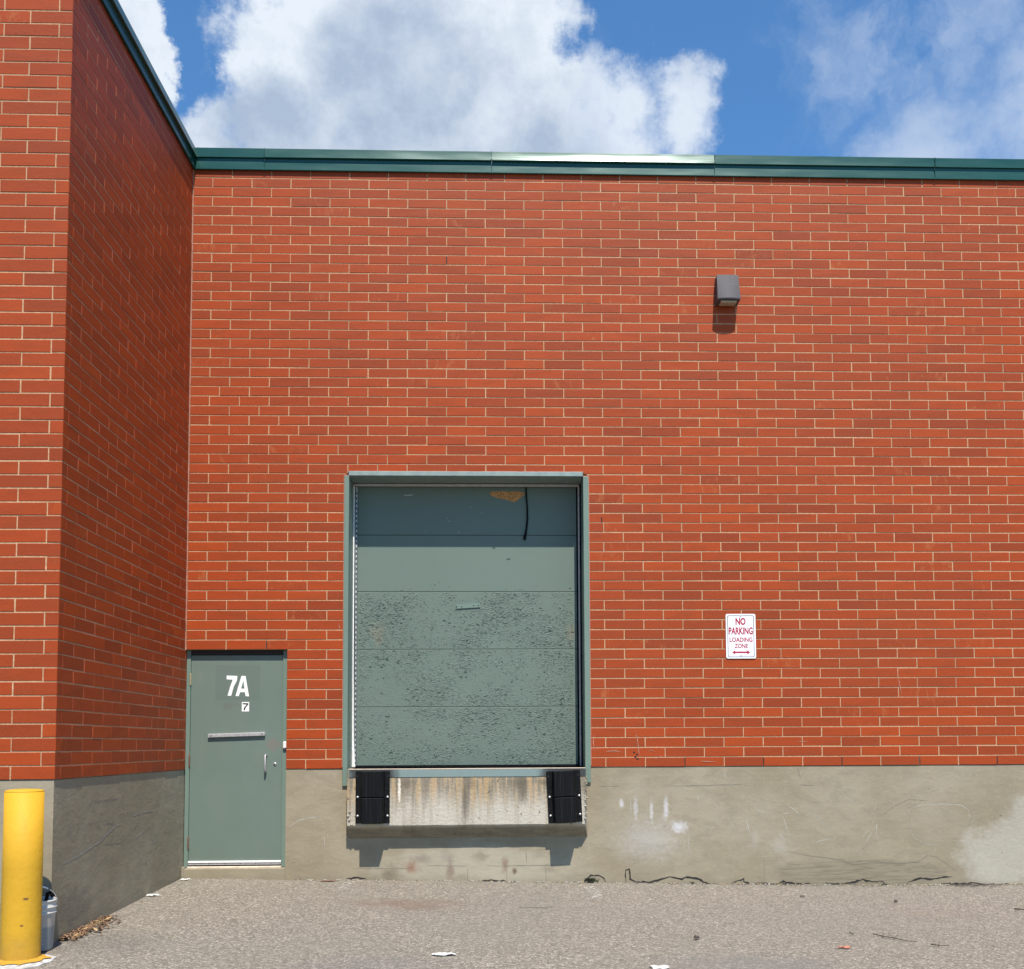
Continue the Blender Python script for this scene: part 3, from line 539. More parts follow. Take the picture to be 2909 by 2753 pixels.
SSC= [[(-2.907,-0.611),(-2.599,-0.579),(-2.175,-0.51),(-1.986,-0.456),(-1.828,-0.411),(-1.662,-0.408)],[(-1.511,-0.411),(-1.442,-0.469),(-1.348,-0.553),(-1.165,-0.522),(-0.976,-0.465)],[(-0.878,-0.449),(-0.814,-0.518),(-0.861,-0.578),(-0.892,-0.64),(-0.768,-0.619),(-0.694,-0.551)],[(-1.301,-0.572),(-1.225,-0.703),(-1.199,-0.906)],[(-2.776,-0.289),(-2.767,-0.445)],[(-2.517,-0.346),(-2.503,-0.454)],[(-1.445,-0.424),(-1.426,-0.357),(-1.175,-0.342),(-0.884,-0.344)],[(-0.891,-0.656),(-0.875,-0.77)],[(-1.69,-0.288),(-1.671,-0.393)]]
SSD= [[(-2.322,-0.196),(-2.04,-0.193),(-1.799,-0.201)],[(-2.106,-0.383),(-1.89,-0.389),(-1.892,-0.283)],[(-2.256,-0.393),(-2.182,-0.393)],[(-2.116,-0.544),(-1.653,-0.568)],[(-0.494,-0.342),(-0.41,-0.397),(-0.3,-0.379)],[(-3.021,-0.511),(-2.96,-0.51)]]
fd = MB()
fd.box(1.006, XE, .008, .40, -1.7, -.0005)
for p in CRACKS: fd.ribbon(p, .019, .0066, m=1, jit=.3)
for p in LINES: fd.ribbon(p, .005, .0071, m=2)
for i, p in enumerate(SCR): fd.ribbon(p, random.choice((.004, .006, .009)), .0074, m=(3 if i % 3 else 4), jit=.2)
for _ in range(46):
    x = random.uniform(4.2, 8.5); z = random.uniform(-.9, -.12); a = random.uniform(-1.2, 1.2) + math.pi / 2; l = random.uniform(.02, .14)
    fd.ribbon([(x, z), (x + l * math.cos(a), z + l * math.sin(a))], random.choice((.003, .005)), .0076, m=random.choice((3, 4, 4, 4)), jit=.1)
for _ in range(26):                                                                                               # flecks of chipped render
    x = random.choice((random.uniform(1.05, 1.55), random.uniform(4.1, 8.5), random.uniform(4.1, 8.5))); z = random.uniform(-1.0, -.05)
    fd.ribbon([(x, z), (x + random.uniform(.008, .03), z + random.uniform(-.006, .006))], random.uniform(.006, .013), .0062, m=random.choice((3, 1, 2, 4)), jit=.3)
fd.build('foundation', [M_conc, M_crack, M_line, M_scr, M_scrd], BLD, fix=False)
wf = MB()
wf.box(-3.4, -.008, -3.072, .17, -1.7, -.0005)
for p in SSC: wf.ribbon(p, .014, -.0066, plane='x', m=4, jit=.15)
for p in SSD: wf.ribbon(p, .007, -.0070, plane='x', m=2, jit=.3)
for i in range(16):
    y = random.uniform(-2.9, -.3); z = random.uniform(-.9, -.2); a = random.uniform(-.4, .9); l = random.uniform(.04, .22)
    wf.ribbon([(y, z), (y + l * math.cos(a), z + l * math.sin(a))], .005, -.0072, plane='x', m=random.choice((2, 4)), jit=.15)
wf.build('wing_foundation', [M_conc, M_crack, M_line, M_scr, M_scrd], BLD, fix=False)

# green metal coping, in sections lapped at the seams
def coping_section(name, a0, a1, tilt, axis, warp=0.0):
    s = MB(); n = 14; rings = []
    for i in range(n + 1):
        u = a0 + (a1 - a0) * i / n; w_ = math.sin(math.pi * i / n)
        t0 = tilt; o = .028
        zt, zm = 6.378, 6.281
        prof = [(.25, 6.392), (-.022, zt + .001)]
        for q in range(1, 5):
            f = q / 4; prof.append((-.022 - (zt - zm) * math.tan(math.radians(t0 + warp * (f - .4) * 1.6 * w_)) * f, zt - (zt - zm) * f))
        yo = prof[-1][0]
        prof += [(yo - .003, zm - .004), (yo + .004, zm - .007), (-.014, 6.272), (-.013, 6.250), (-.024, 6.158), (-.029, 6.152), (-.026, 6.146), (-.004, 6.149)]
        dz = 0.0 if axis == 'x' else -.011 * abs(u)
        dj = .0015 * noise.noise(Vector((u * 1.1, 3, 1)))
        rings.append([((u, y + dj, z + dz) if axis == 'x' else (-y - dj, u, z + dz)) for y, z in prof])
    k = len(rings[0]); vs = [p for r in rings for p in r]
    s.idx(vs, [(i * k + j, i * k + j + 1, (i + 1) * k + j + 1, (i + 1) * k + j) for i in range(n) for j in range(k - 1)])
    # standing lip of the lap joint
    for q in (0, n):
        r = rings[q]
    o = s.build(name, M_coping, BLD, fix=False)
    md = o.modifiers.new('thick', 'SOLIDIFY'); md.thickness = .0016; md.offset = -1 if axis == 'x' else 1
    for p in o.data.polygons: p.use_smooth = False
    return o
secs = [(0.012, .729, 5.5, 0), (.733, 3.065, 8.6, .9), (3.069, 5.393, 9.6, 2.5), (5.397, 7.729, 5.8, .8), (7.733, 10.06, 5.0, 0), (10.064, 12.39, 6.0, 0), (12.394, 14.72, 7.0, .5), (14.724, XE, 6.0, 0)]
for a, b, tl, wp in secs: coping_section('coping', a, b, tl, 'x', wp)
coping_section('wing_coping', -1.273, -.012, 10, 'y'); coping_section('wing_coping', -3.12, -1.277, 9, 'y')
for x in (.731, 3.067, 5.395, 7.731, 10.062):
    lp = MB()
    for (y, z0, z1) in ((-.040, 6.279, 6.285), (-.0300, 6.145, 6.152)): lp.box(x - .012, x + .012, y, y + .004, z0, z1)
    lp.box(x - .0015, x + .0015, -.040, -.024, 6.282, 6.378); lp.box(x - .0015, x + .0015, -.0285, -.012, 6.156, 6.25)
    lp.build('coping_seam', M_coping, BLD)
rf = MB(); rf.box(-3.2, XE, .10, 12, 6.05, 6.3); rf.box(-3.2, -.1, -3.0, .09, 6.02, 6.27); rf.box(XE - .3, XE, .42, 12, -1.5, 6.04); rf.box(-3.3, XE - .31, 11.7, 12, -1.5, 6.04); rf.box(-3.2, -2.9, -2.9, 11.69, -1.5, 6.01)
rf.build('roof', M_roof, BLD)

# ---------------------------------------------------------------- entry door
ef = MB()
ef.box(.0005, .040, .052, .16, -.966, 1.193); ef.box(.9615, 1.0065, .052, .16, -.966, 1.193); ef.box(.0395, .962, .0515, .16, 1.1485, 1.193, 1)
ef.box(.9600, .9625, .046, .053, -.94, 1.146)
DF = ef.build('door_frame', [M_green, M_head], BLD)
st = MB(); st.box(-.007, 1.0055, .001, .6, -1.5, -.972, b=.006); st.box(-.0075, .02, -.006, .05, -1.3, -.955, b=.004)
st.build('door_step', [M_conc, M_crack], BLD)
ht = MB(); ht.box(.0005, 1.0065, .0835, .16, 1.1935, 1.24); ht.build('door_lintel', M_black, BLD)
dl = MB(); dl.box(.0425, .9585, .062, .106, -.945, 1.1445, b=.0015)
DOOR = dl.build('entry_door', M_edoor, BLD); DOOR['label'] = 'grey-green steel entry door numbered 7A'
def zsheet(mb, polys, y, m=0):
    tr = tessellate_polygon([[Vector((p[0], p[1], 0)) for p in q] for q in polys]); vs = [(p[0], y, p[1]) for q in polys for p in q]
    mb.idx(vs, [tuple(a) for a in tr], m)
def zp_(x, y): return (.395 + (x - 812) * .000641, .942 - (y - 672) * .000625)
nm = MB()
zsheet(nm, [[zp_(*p) for p in ((812, 674), (979, 680), (972, 752), (925, 852), (885, 1001), (829, 999), (868, 852), (906, 742), (811, 735))]], .0612)
zsheet(nm, [[zp_(*p) for p in ((1040, 680), (1106, 681), (1163, 1011), (1110, 1006), (1099, 944), (1024, 942), (1003, 1006), (953, 1004))], [zp_(*p) for p in ((1072, 760), (1038, 884), (1091, 886))][::-1]], .0612)
nm.build('door_number', M_white, DOOR, fix=False)
sk = MB(); q0 = zp_(1053, 1252); q1 = zp_(1166, 1101); sk.box(q0[0], q1[0], .0608, .063, q0[1], q1[1])
zsheet(sk, [[zp_(*p) for p in ((1066, 1118), (1154, 1120), (1154, 1140), (1112, 1192), (1102, 1232), (1080, 1230), (1088, 1190), (1128, 1142), (1066, 1136))]], .0603, 1)
sk.build('number_sticker', [M_white, M_ink], DOOR, fix=False)
br = MB()
def rotbar(mb, x0, z0, x1, z1, hgt, y0, y1, m=0):
    d = Vector((x1 - x0, z1 - z0)).normalized(); q = Vector((-d.y, d.x)) * hgt / 2
    mb.prism([(x0 - q.x, z0 - q.y), (x1 - q.x, z1 - q.y), (x1 + q.x, z1 + q.y), (x0 + q.x, z0 + q.y)], y0, y1, 'y', m)
rotbar(br, .222, .335, .787, .352, .030, .036, .063); rotbar(br, .226, .350, .785, .367, .012, .050, .0635)
br.disc_y(.252, .036, .336, .006, .003, m=1); br.disc_y(.760, .036, .351, .006, .003, m=1)
br.build('cover_bar', [M_alum, M_ink], DOOR, bevel=.002)
ph = MB(); ph.tube([(.796, .062, .140), (.796, .030, .142), (.796, .016, .128), (.796, .016, -.010), (.796, .030, -.026), (.796, .062, -.024)], .0095, 10)
ph.lathe([(.001, 0), (.015, 0), (.015, .004), (.001, .004)], .796, .058, .138, 12); ph.build('pull_handle', M_alum, DOOR, smooth=True)
lk = MB(); lk.disc_y(.886, .062, .052, .0165, .010, 20); lk.disc_y(.886, .053, .052, .008, .003, 12, m=1); lk.build('lock_cylinder', [M_steel, M_ink], DOOR, smooth=True)
sw = MB(); sw.box(.043, .957, .044, .0625, -.920, -.903, m=0, b=.002); sw.box(.043, .957, .052, .0625, -.942, -.9205, m=1)
for i in range(6): sw.disc_y(.10 + i * .152, .052, -.931, .004, .002, 8, m=2)
sw.build('door_sweep', [M_white, M_alum, M_ink], DOOR)
th = MB(); th.box(.040, .9610, .022, .16, -.9715, -.9565, b=.002); th.build('threshold', M_cream, BLD)
for z0, z1, mt in ((.845, .957, M_brass), (.030, .148, M_rust), (-.780, -.664, M_rust)):
    hg = MB(); hg.lathe([(.001, 0), (.0075, 0), (.0075, z1 - z0), (.004, z1 - z0 + .004), (.001, z1 - z0 + .005)], .0405, .049, z0, 12)
    if mt is M_rust:
        for q in range(1, 5): hg.lathe([(.0076, 0), (.0083, .001), (.0083, .003), (.0076, .004)], .0405, .049, z0 + q * (z1 - z0) / 5, 12)
    hg.build('hinge', mt, DOOR, smooth=False)
sn = MB(); sn.box(.968, 1.003, .022, .0525, .205, .277, b=.010); sn.build('door_sensor', M_white, DF)

# ---------------------------------------------------------------- loading door and its steel surround
lf = MB()
lf.box(1.568, 1.6155, -.015, .31, -.170, 2.962, b=.003); lf.box(3.9915, 4.0465, -.015, .31, -.152, 2.9625, b=.003)
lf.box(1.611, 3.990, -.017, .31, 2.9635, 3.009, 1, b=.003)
LF = lf.build('loading_door_frame', [M_green, M_green_sheen], BLD)
cm = MB(); x = 1.60
while x < 4.0:
    x2 = x + random.uniform(.03, .09); cm.box(x, min(x2, 4.0), -.013, .002, 3.006, 3.0105 + random.uniform(0, .005)); x = x2
cm.box(1.562, 1.570, -.010, .002, .02, 2.968); cm.box(4.0445, 4.053, -.010, .002, .02, 2.968); cm.box(1.560, 1.61, -.012, .002, 2.9625, 2.970); cm.box(3.992, 4.052, -.012, .002, 2.9625, 2.970)
cm.build('frame_caulk', M_caulk, BLD)
LD = empty('loading_door', (0, 0, 0), None, None); LD.location = (2.8, .35, 0.0)
LD.parent = BLD; LD.location = Vector((2.8, .35, 0)) - Vector(BLD['_o']); LD['_o'] = (2.8, .35, 0.0)
LD['label'] = 'grey-green overhead loading door with peeling paint'
pz = [.022, .628, 1.226, 1.829, 2.426, 3.05]
for i in range(5):
    p = MB(); p.box(1.655, 3.945, .35, .395, pz[i] + .002, pz[i + 1] - .002, b=.003)
    if i == 4:      # paint torn off the top panel
        out_ = []; inn = []
        pts = [(3.03, 2.875), (3.06, 2.890), (3.15, 2.892), (3.24, 2.888), (3.33, 2.893), (3.395, 2.880), (3.40, 2.855), (3.37, 2.835), (3.345, 2.815), (3.32, 2.790), (3.29, 2.778), (3.26, 2.783), (3.22, 2.800), (3.16, 2.812), (3.10, 2.826), (3.05, 2.845)]
        zsheet(p, [pts], .3492, 1); 
        zsheet(p, [[(2.13, 2.853), (2.17, 2.851), (2.21, 2.855), (2.24, 2.853), (2.22, 2.847), (2.16, 2.839)]], .3492, 2)
        for (x, z) in ((2.58, 2.60), (2.60, 2.57), (2.95, 2.66), (2.36, 2.47), (2.7, 2.45), (2.83, 2.72)): p.box(x, x + random.uniform(.008, .025), .3480, .3505, z, z + .005, 2)
    else:
        N_ = 9500 if i < 3 else 1100
        for _ in range(N_):                                    # curling flakes of paint, thick in some places and absent in others
            x = random.uniform(1.68, 3.90); z = random.uniform(pz[i] + .015, pz[i + 1] - .012)
            q = noise.fractal(Vector((x * 1.9, z * 2.6, 5.3)), 1.0, 2.0, 4) + .6 * noise.fractal(Vector((x * 6, z * 9, 8.3)), 1.0, 2.0, 3)
            q += .10 if i < 3 else -.05
            if i == 3 and z > pz[3] + .06 + .10 * noise.noise(Vector((x * 2.2, 0, 1))): continue
            if random.random() > max(.06, min(1.0, .46 + .9 * q)): continue
            l = random.uniform(.004, .012) * (1 + .8 * max(0, q)); hh = random.uniform(.0015, .0036); lift = random.uniform(.0008, .0026) * (2.2 if random.random() < .08 else 1)
            a = random.gauss(0, .35); ca, sa = math.cos(a), math.sin(a)
            def W_(u, v, d): return (x + u * ca - v * sa, .3498 - d, z + u * sa + v * ca)
            if random.random() < .7: vs_ = [W_(-l * .8, hh, 0), W_(l, hh * .7, 0), W_(l * .7, -hh * .6, lift), W_(-l * .2, -hh, lift * 1.1), W_(-l, -hh * .4, lift * .7)]
            else: vs_ = [W_(-l, -hh * .8, 0), W_(l, -hh, 0), W_(l * .8, hh * .8, lift), W_(0, hh, lift * 1.1), W_(-l * .8, hh * .6, lift * .8)]
            p.idx(vs_, [(0, 1, 2, 3, 4)], 0)
        for _ in range(16 if i < 3 else 3):                    # a few larger lifted flakes
            x = random.uniform(1.75, 3.85); z = random.uniform(pz[i] + .05, pz[i + 1] - .05); l = random.uniform(.012, .045)
            p.idx([(x, .349, z), (x + l, .349, z + random.uniform(-.006, .006)), (x + l * .9, .341, z + .012), (x + l * .2, .343, z + .014)], [(0, 1, 2, 3)], 3)
    o = p.build('panel', [M_panel, M_wood, M_grey, M_green], LD, fix=False)
tg = MB(); rotbar(tg, 2.682, 1.672, 2.933, 1.687, .046, .340, .3495)
for (x, z) in ((2.690, 1.670), (2.740, 1.669), (2.866, 1.683), (2.915, 1.683)): tg.disc_y(x, .340, z, .0065, .003, 8, m=1)
tg.build('metal_plate', [M_green, M_ink], LD, bevel=.0015)
bs = MB(); bs.box(1.66, 3.94, .345, .372, .004, .021); bs.build('bottom_seal', M_rubber, LD)
vd = MB(); vd.box(1.45, 4.2, .45, .47, -.1, 3.3); vd.box(1.56, 4.05, .312, .46, 3.012, 3.03); vd.box(1.57, 1.60, .312, .46, 0, 3.01); vd.box(4.0, 4.03, .312, .46, 0, 3.01); vd.build('door_pocket', M_black, BLD)
sl = MB(); sl.box(1.6165, 1.629, .296, .318, .01, 2.93, b=.003); sl.build('weather_seal', M_white, LD)
s2 = MB(); s2.prism([(1.634, .012), (1.650, .012), (1.646, .12), (1.636, .30), (1.632, .9), (1.626, .9), (1.622, .2)], .288, .300); s2.build('loose_seal', M_white, LD)
sr = MB(); sr.box(3.958, 3.975, .296, .318, .01, 2.93, b=.003); sr.build('weather_seal', M_grey, LD)
sb = MB(); sb.box(3.976, 3.990, .30, .335, .01, 2.93); sb.build('rubber_seal', M_rubber, LD)
tp = MB(); tp.box(1.617, 3.975, .292, .318, 2.932, 2.956, b=.003); tp.build('top_seal', M_grey, LD)
tk = MB(); tk.box(1.636, 1.6545, .334, .338, .02, 2.93)
z = .04
while z < 2.9: tk.box(1.640, 1.6515, .3325, .3345, z, z + .026, 1); z += .053
tk.build('door_track', [M_steel, M_ink], LD)
sp = MB(); sp.tube([(3.416, .322, 2.96), (3.418, .328, 2.85), (3.428, .332, 2.72), (3.430, .334, 2.60), (3.420, .334, 2.50), (3.408, .334, 2.43), (3.402, .333, 2.405)], [.008, .008, .008, .009, .010, .012, .013], 8); sp.lathe([(.001, 0), (.014, 0), (.015, .02), (.011, .05), (.001, .055)], 3.400, .332, 2.375, 10)
sp.build('pull_rope', M_rubber, LD, smooth=True)

# dock sill and the cast ledge below
dk = MB()
prof = [(.35, -.0835), (-.125, -.0835), (-.125, -.553), (.009, -.690), (.35, -.690)]       # (y, z)
xs_ = [1.633 + (4.008 - 1.633) * i / 24 for i in range(25)]
vs = []
for i, x in enumerate(xs_):
    for (y, z) in prof:
        j = (random.uniform(-.003, .003) if y == -.125 and z < -.3 else 0)
        xx = x
        if i == 24 and z > -.6 and y < 0: xx = x - .012 + random.uniform(-.004, .004)
        if i == 24 and z == -.553: xx = x - .035
        vs.append((xx, y + abs(j), z + j))
k = 5; dk.idx(vs, [(i * k + j, i * k + (j + 1) % k, (i + 1) * k + (j + 1) % k, (i + 1) * k + j) for i in range(24) for j in range(k)] + [tuple(range(k)), tuple(24 * k + j for j in range(k))][:2])
for (x, z) in ((1.66, -.42), (1.645, -.46), (1.655, -.50), (1.68, -.545), (3.995, -.16), (3.990, -.22), (4.0, -.30), (3.985, -.38), (3.995, -.45), (3.98, -.50)):
    dk.lathe([(.0005, -.008), (.012, -.004), (.014, .004), (.0005, .010)], x - .002, -.123, z, 7)
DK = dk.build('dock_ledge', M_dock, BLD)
ds = MB(); ds.box(1.645, 3.987, -.130, .348, -.0830, -.0045)
def f_sill(t, S, P):
    n = NZ(t, P, 14, 5, .65); col = MIX(t, n, (0.165, 0.225, 0.212), (0.195, 0.255, 0.243))  # lighter, bluish base: sheen of the sill face put into the colour
    sx = nd(t, 'ShaderNodeSeparateXYZ', {0: P})
    rz = SS(t, MA(t, 'MULTIPLY_ADD', n, .05, sx.outputs['Z']), .012, .024)
    col = MIX(t, MA(t, 'MULTIPLY', rz, .8), col, (.22, .14, .09))
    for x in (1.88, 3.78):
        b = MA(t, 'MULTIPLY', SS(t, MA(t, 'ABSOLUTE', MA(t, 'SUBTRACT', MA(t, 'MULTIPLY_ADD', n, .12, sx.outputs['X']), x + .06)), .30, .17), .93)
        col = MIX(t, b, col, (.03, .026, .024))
    S('Base Color', col); S('Roughness', .5)
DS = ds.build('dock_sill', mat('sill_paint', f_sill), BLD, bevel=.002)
pt = MB(); pt.box(1.645, 3.985, -.131, .344, -.0043, -.0005); pt.build('sill_plate', M_cream, BLD)

# ================================================================ dock bumpers
def f_rub(t, S, P):
    w_ = NZ(t, MP(t, P, (38, 38, .8)), 2.2, 3, .5); n = NZ(t, P, 30, 4)
    S('Base Color', MIX(t, SS(t, w_, .5, .75), (.004, .004, .005), (.016, .016, .018))); S('Roughness', MA(t, 'MULTIPLY_ADD', n, .2, .5)); S('Specular IOR Level', .15); S('Normal', bump(t, w_, .003))
M_rib = mat('laminated_rubber', f_rub)
def bumper(loc, rot, label, mirror=1):
    r = empty('dock_bumper', loc, label, 'dock bumper', 'rubber dock bumpers under the loading door')
    O = Vector(loc)
    p = MB(); p.box(O.x - .167, O.x + .167, O.y - .014, O.y, O.z, O.z + .512, b=.002)
    for sx in (-.148, .148): p.disc_y(O.x + sx, O.y - .0138, O.z + .462, .008, .0012, 12, m=1)
    p.build('mounting_plate', [M_rubber, M_black], r)
    for z0, z1 in ((.002, .252), (.259, .512)):
        b = MB(); a = [( -.112, -.0145), (-.104, -.06), (-.098, -.108), (.098, -.108), (.112, -.06), (.122, -.0145)]
        vs = [(O.x + x, O.y + y, O.z + z) for z in (z0, z1) for x, y in a]; k = 6
        b.idx(vs, [(i, (i + 1) % k, k + (i + 1) % k, k + i) for i in range(k)] + [tuple(reversed(range(k))), tuple(k + i for i in range(k))])
        b.build('rubber_block', M_rib, r, bevel=.006)
    for sx in (-.146, .146):
        for z in (.258, .074):
            q = MB(); q.disc_y(O.x + sx, O.y - .0138, O.z + z, .012, .013, 14); q.build('bolt', M_steel, r, smooth=True)
    r.rotation_euler = (0, rot, 0); return r
bumper((1.884, -.1305, -.532), 0.0, 'left black rubber dock bumper, bolted upright to the concrete ledge')
bumper((3.783, -.1305, -.538), math.radians(-2.6), 'right black rubber dock bumper, slightly tilted on the concrete ledge')

# ================================================================ wall lamp
LM = empty('wall_lamp', (5.497, 0, 4.75), 'dark grey wall pack lamp mounted high on the brick wall', 'lamp')
l = MB(); n = 10; W = .1125
def front(u, d, bul): return d + bul * (1 - (u / W) ** 2)
rows_ = [(5.075, .004, .0, .095), (5.068, .075, .003, .105), (5.050, .092, .006, .1125), (4.93, .122, .012, .1135), (4.800, .150, .020, .118), (4.785, .153, .021, .118), (4.772, .148, .020, .116)]
vs = []
for (z, d, bl_, hw) in rows_:
    for i in range(n + 1):
        u = -1 + 2 * i / n; vs.append((5.497 + u * hw, -(d + bl_ * (1 - u * u)), z))
k = n + 1; fs = [(j * k + i, (j + 1) * k + i, (j + 1) * k + i + 1, j * k + i + 1) for j in range(len(rows_) - 1) for i in range(n)]
b0 = len(vs)
for (z, d, bl_, hw) in rows_: vs += [(5.497 - hw, 0.002, z), (5.497 + hw, 0.002, z)]
for j in range(len(rows_) - 1):
    fs += [(b0 + 2 * j, b0 + 2 * j + 2, (j + 1) * k, j * k), (j * k + n, (j + 1) * k + n, b0 + 2 * j + 3, b0 + 2 * j + 1)]
fs.append(tuple([b0] + list(range(0, k)) + [b0 + 1]))
j = len(rows_) - 1; fs.append(tuple([b0 + 2 * j + 1] + [j * k + n - i for i in range(k)] + [b0 + 2 * j]))
l.idx(vs, fs); l.build('housing', M_bronze, LM)
ln_ = MB(); ln_.box(5.497 - .085, 5.497 + .085, -.145, -.03, 4.750, 4.7735, b=.012)
for x in (-.045, 0, .045): ln_.lathe([(.001, 0), (.006, 0), (.006, .004), (.001, .004)], 5.497 + x, -.128, 4.7465, 10, m=1)
ln_.build('lens', [M_lens, M_grey], LM)
bp = MB(); bp.box(5.497 - .10, 5.497 + .10, -.006, .001, 4.80, 5.06); bp.build('back_plate', M_bronze, LM)

# ================================================================ no parking sign
SG = empty('parking_sign', (5.588, 0, 1.094), 'white and red NO PARKING LOADING ZONE sign screwed to the brick wall', 'sign')
def rrect(x0, x1, z0, z1, r, n=6):
    P = []
    for (cx, cz, a0) in ((x1 - r, z0 + r, -90), (x1 - r, z1 - r, 0), (x0 + r, z1 - r, 90), (x0 + r, z0 + r, 180)):
        P += [(cx + r * math.cos(math.radians(a0 + 90 * i / n)), cz + r * math.sin(math.radians(a0 + 90 * i / n))) for i in range(n + 1)]
    return P
sx0, sx1, sz0, sz1 = 5.4355, 5.7405, 1.0935, 1.549
s = MB(); s.prism(rrect(sx0, sx1, sz0, sz1, .017), -.0095, -.0075); s.build('plate', M_sheet, SG)
s = MB(); o_ = rrect(sx0 + .016, sx1 - .016, sz0 + .013, sz1 - .016, .018); i_ = rrect(sx0 + .0222, sx1 - .0222, sz0 + .0192, sz1 - .0222, .013)
kk = len(o_); s.idx([(x, -.0100, z) for x, z in o_] + [(x, -.0100, z) for x, z in i_], [(a, (a + 1) % kk, kk + (a + 1) % kk, kk + a) for a in range(kk)]); s.build('border', M_ink, SG, fix=False)
def lettering(txt, cx, z0, width, height, off, mt, parent, y):
    cu = bpy.data.curves.new('t', 'FONT'); cu.body = txt; cu.size = 1.0; cu.offset = off; cu.resolution_u = 4
    to = bpy.data.objects.new('t', cu); COL.objects.link(to); bpy.context.view_layer.update()
    me = bpy.data.meshes.new_from_object(to.evaluated_get(bpy.context.evaluated_depsgraph_get()))
    bpy.data.objects.remove(to)
    X = [v.co.x for v in me.vertices]; Y = [v.co.y for v in me.vertices]; a, b, c, d = min(X), max(X), min(Y), max(Y)
    o0 = Vector(parent['_o'])
    for v in me.vertices: v.co = Vector((cx + ((v.co.x - a) / (b - a) - .5) * width, y, z0 + (v.co.y - c) / (d - c) * height)) - o0
    me.name = 'lettering'; me.materials.clear(); me.materials.append(mt)
    o = bpy.data.objects.new('lettering', me); COL.objects.link(o); o.parent = parent; o['_o'] = tuple(o0); return o
mx_ = (sx0 + sx1) / 2; ky = .455 / 1485.0
def zz(v): return sz1 - (v - 165) * ky
lettering('NO', mx_ - .001, zz(538), .104, (538 - 295) * ky, .042, M_red, SG, -.0102)
lettering('PARKING', mx_, zz(856), .248, (856 - 612) * ky, .034, M_red, SG, -.0102)
lettering('LOADING', mx_ + .001, zz(1104), .235, (1104 - 950) * ky, .026, M_red, SG, -.0102)
lettering('ZONE', mx_ + .002, zz(1312), .136, (1312 - 1158) * ky, .026, M_red, SG, -.0102)
ar = MB(); zc = zz(1448); ar.idx([(mx_ + a, -.0102, zc + b) for a, b in ((-.092, 0), (-.060, .0235), (-.063, .0085), (.063, .0085), (.060, .0235), (.094, 0), (.060, -.0235), (.063, -.0085), (-.063, -.0085), (-.060, -.0235))],
    [(0, 9, 8, 2, 1), (2, 8, 7, 3), (3, 7, 6, 5, 4)]); ar.build('arrow', M_red, SG, fix=False)
for z in (zz(255), zz(1548)):
    q = MB(); q.disc_y(mx_, -.0097, z, .008, .004, 10); q.build('screw', M_steel, SG)

# ================================================================ bollard
bz = gn(0, -3.53)
BO = empty('bollard', (-.012, -3.53, bz), 'yellow steel bollard standing in front of the projecting brick wing', 'bollard')
b = MB(); b.lathe([(.123, -.15), (.1225, .02), (.122, .6), (.1215, 1.098)], -.012, -3.53, bz, 48); b.build('post', M_yel, BO, smooth=False)
for p in BO.children[0].data.polygons: p.use_smooth = len(p.vertices) == 4
b = MB(); b.lathe([(.1216, 1.0985), (.1212, 1.102), (.117, 1.108), (.09, 1.114), (.001, 1.118)], -.012, -3.53, bz, 48)
for i in range(9): b.lathe([(.0005, 0), (.006, .001), (.0005, .006)], -.012 + random.uniform(-.05, .05), -3.53 + random.uniform(-.09, .02), bz + 1.113, 7)
b.build('cap', M_yel, BO, smooth=True)
def ring(cx, cy, r, a, n=40, sc=(1, 1), sd=0):
    return [(cx + math.cos(2 * math.pi * i / n) * r * sc[0] * (1 + a * noise.noise(Vector((2 * math.cos(2 * math.pi * i / n) + sd, 2 * math.sin(2 * math.pi * i / n), sd)))),
             cy + math.sin(2 * math.pi * i / n) * r * sc[1] * (1 + a * noise.noise(Vector((2 * math.cos(2 * math.pi * i / n), 2 * math.sin(2 * math.pi * i / n) + sd, sd + 5))))) for i in range(n)]
M_foot = flat('bollard_footing', (.42, .42, .40), .85, sc=25, var=.3, bd=.004)
ft = MB(); rp = ring(-.02, -3.60, .235, .3, sd=3); ft.idx([(x, y, gn(x, y) + .006) for x, y in rp] + [(x * 1.0, y, gn(x, y) - .05) for x, y in rp] + [(-.02, -3.6, gn(0, -3.6) + .012)],
    [(i, (i + 1) % 40, 80) for i in range(40)] + [(40 + i, 40 + (i + 1) % 40, (i + 1) % 40, i) for i in range(40)])
ft.build('footing', M_foot, BO, fix=False)
sp_ = MB(); rp = ring(-.006, -3.56, .158, .55, sd=8); sp_.idx([(x, y, gn(x, y) + .0135 + max(0, .004 - .02 * math.hypot(x, y + 3.53))) for x, y in rp] + [(-.012, -3.53, gn(0, -3.53) + .03)], [(i, (i + 1) % 40, 40) for i in range(40)])
sp_.build('paint_spill', M_yel, BO, fix=False)

# ================================================================ pail with a black tool head sticking out
pz_ = gn(-.05, -3.24) + .004; PX, PY = -.062, -3.243
PL = empty('bucket', (PX, PY, pz_), 'translucent white plastic pail with wire handle, half hidden behind the yellow bollard', 'bucket')
def f_pail(t, S, P):
    z = nd(t, 'ShaderNodeSeparateXYZ', {0: P}).outputs['Z']; n = NZ(t, P, 12, 4)
    lv = SS(t, MA(t, 'MULTIPLY_ADD', n, .03, z), pz_ + .165, pz_ + .185)
    col = MIX(t, lv, (0.22, 0.24, 0.26), (0.40, 0.37, 0.34)); up = SS(t, z, pz_ + .235, pz_ + .25)
    col = MIX(t, up, col, (0.48, 0.475, 0.45))
    S('Base Color', col); S('Roughness', .38); S('Subsurface Weight', .12); S('Subsurface Radius', (.02, .02, .02)); S('Subsurface Scale', .5)
M_pail = mat('pail_plastic', f_pail)
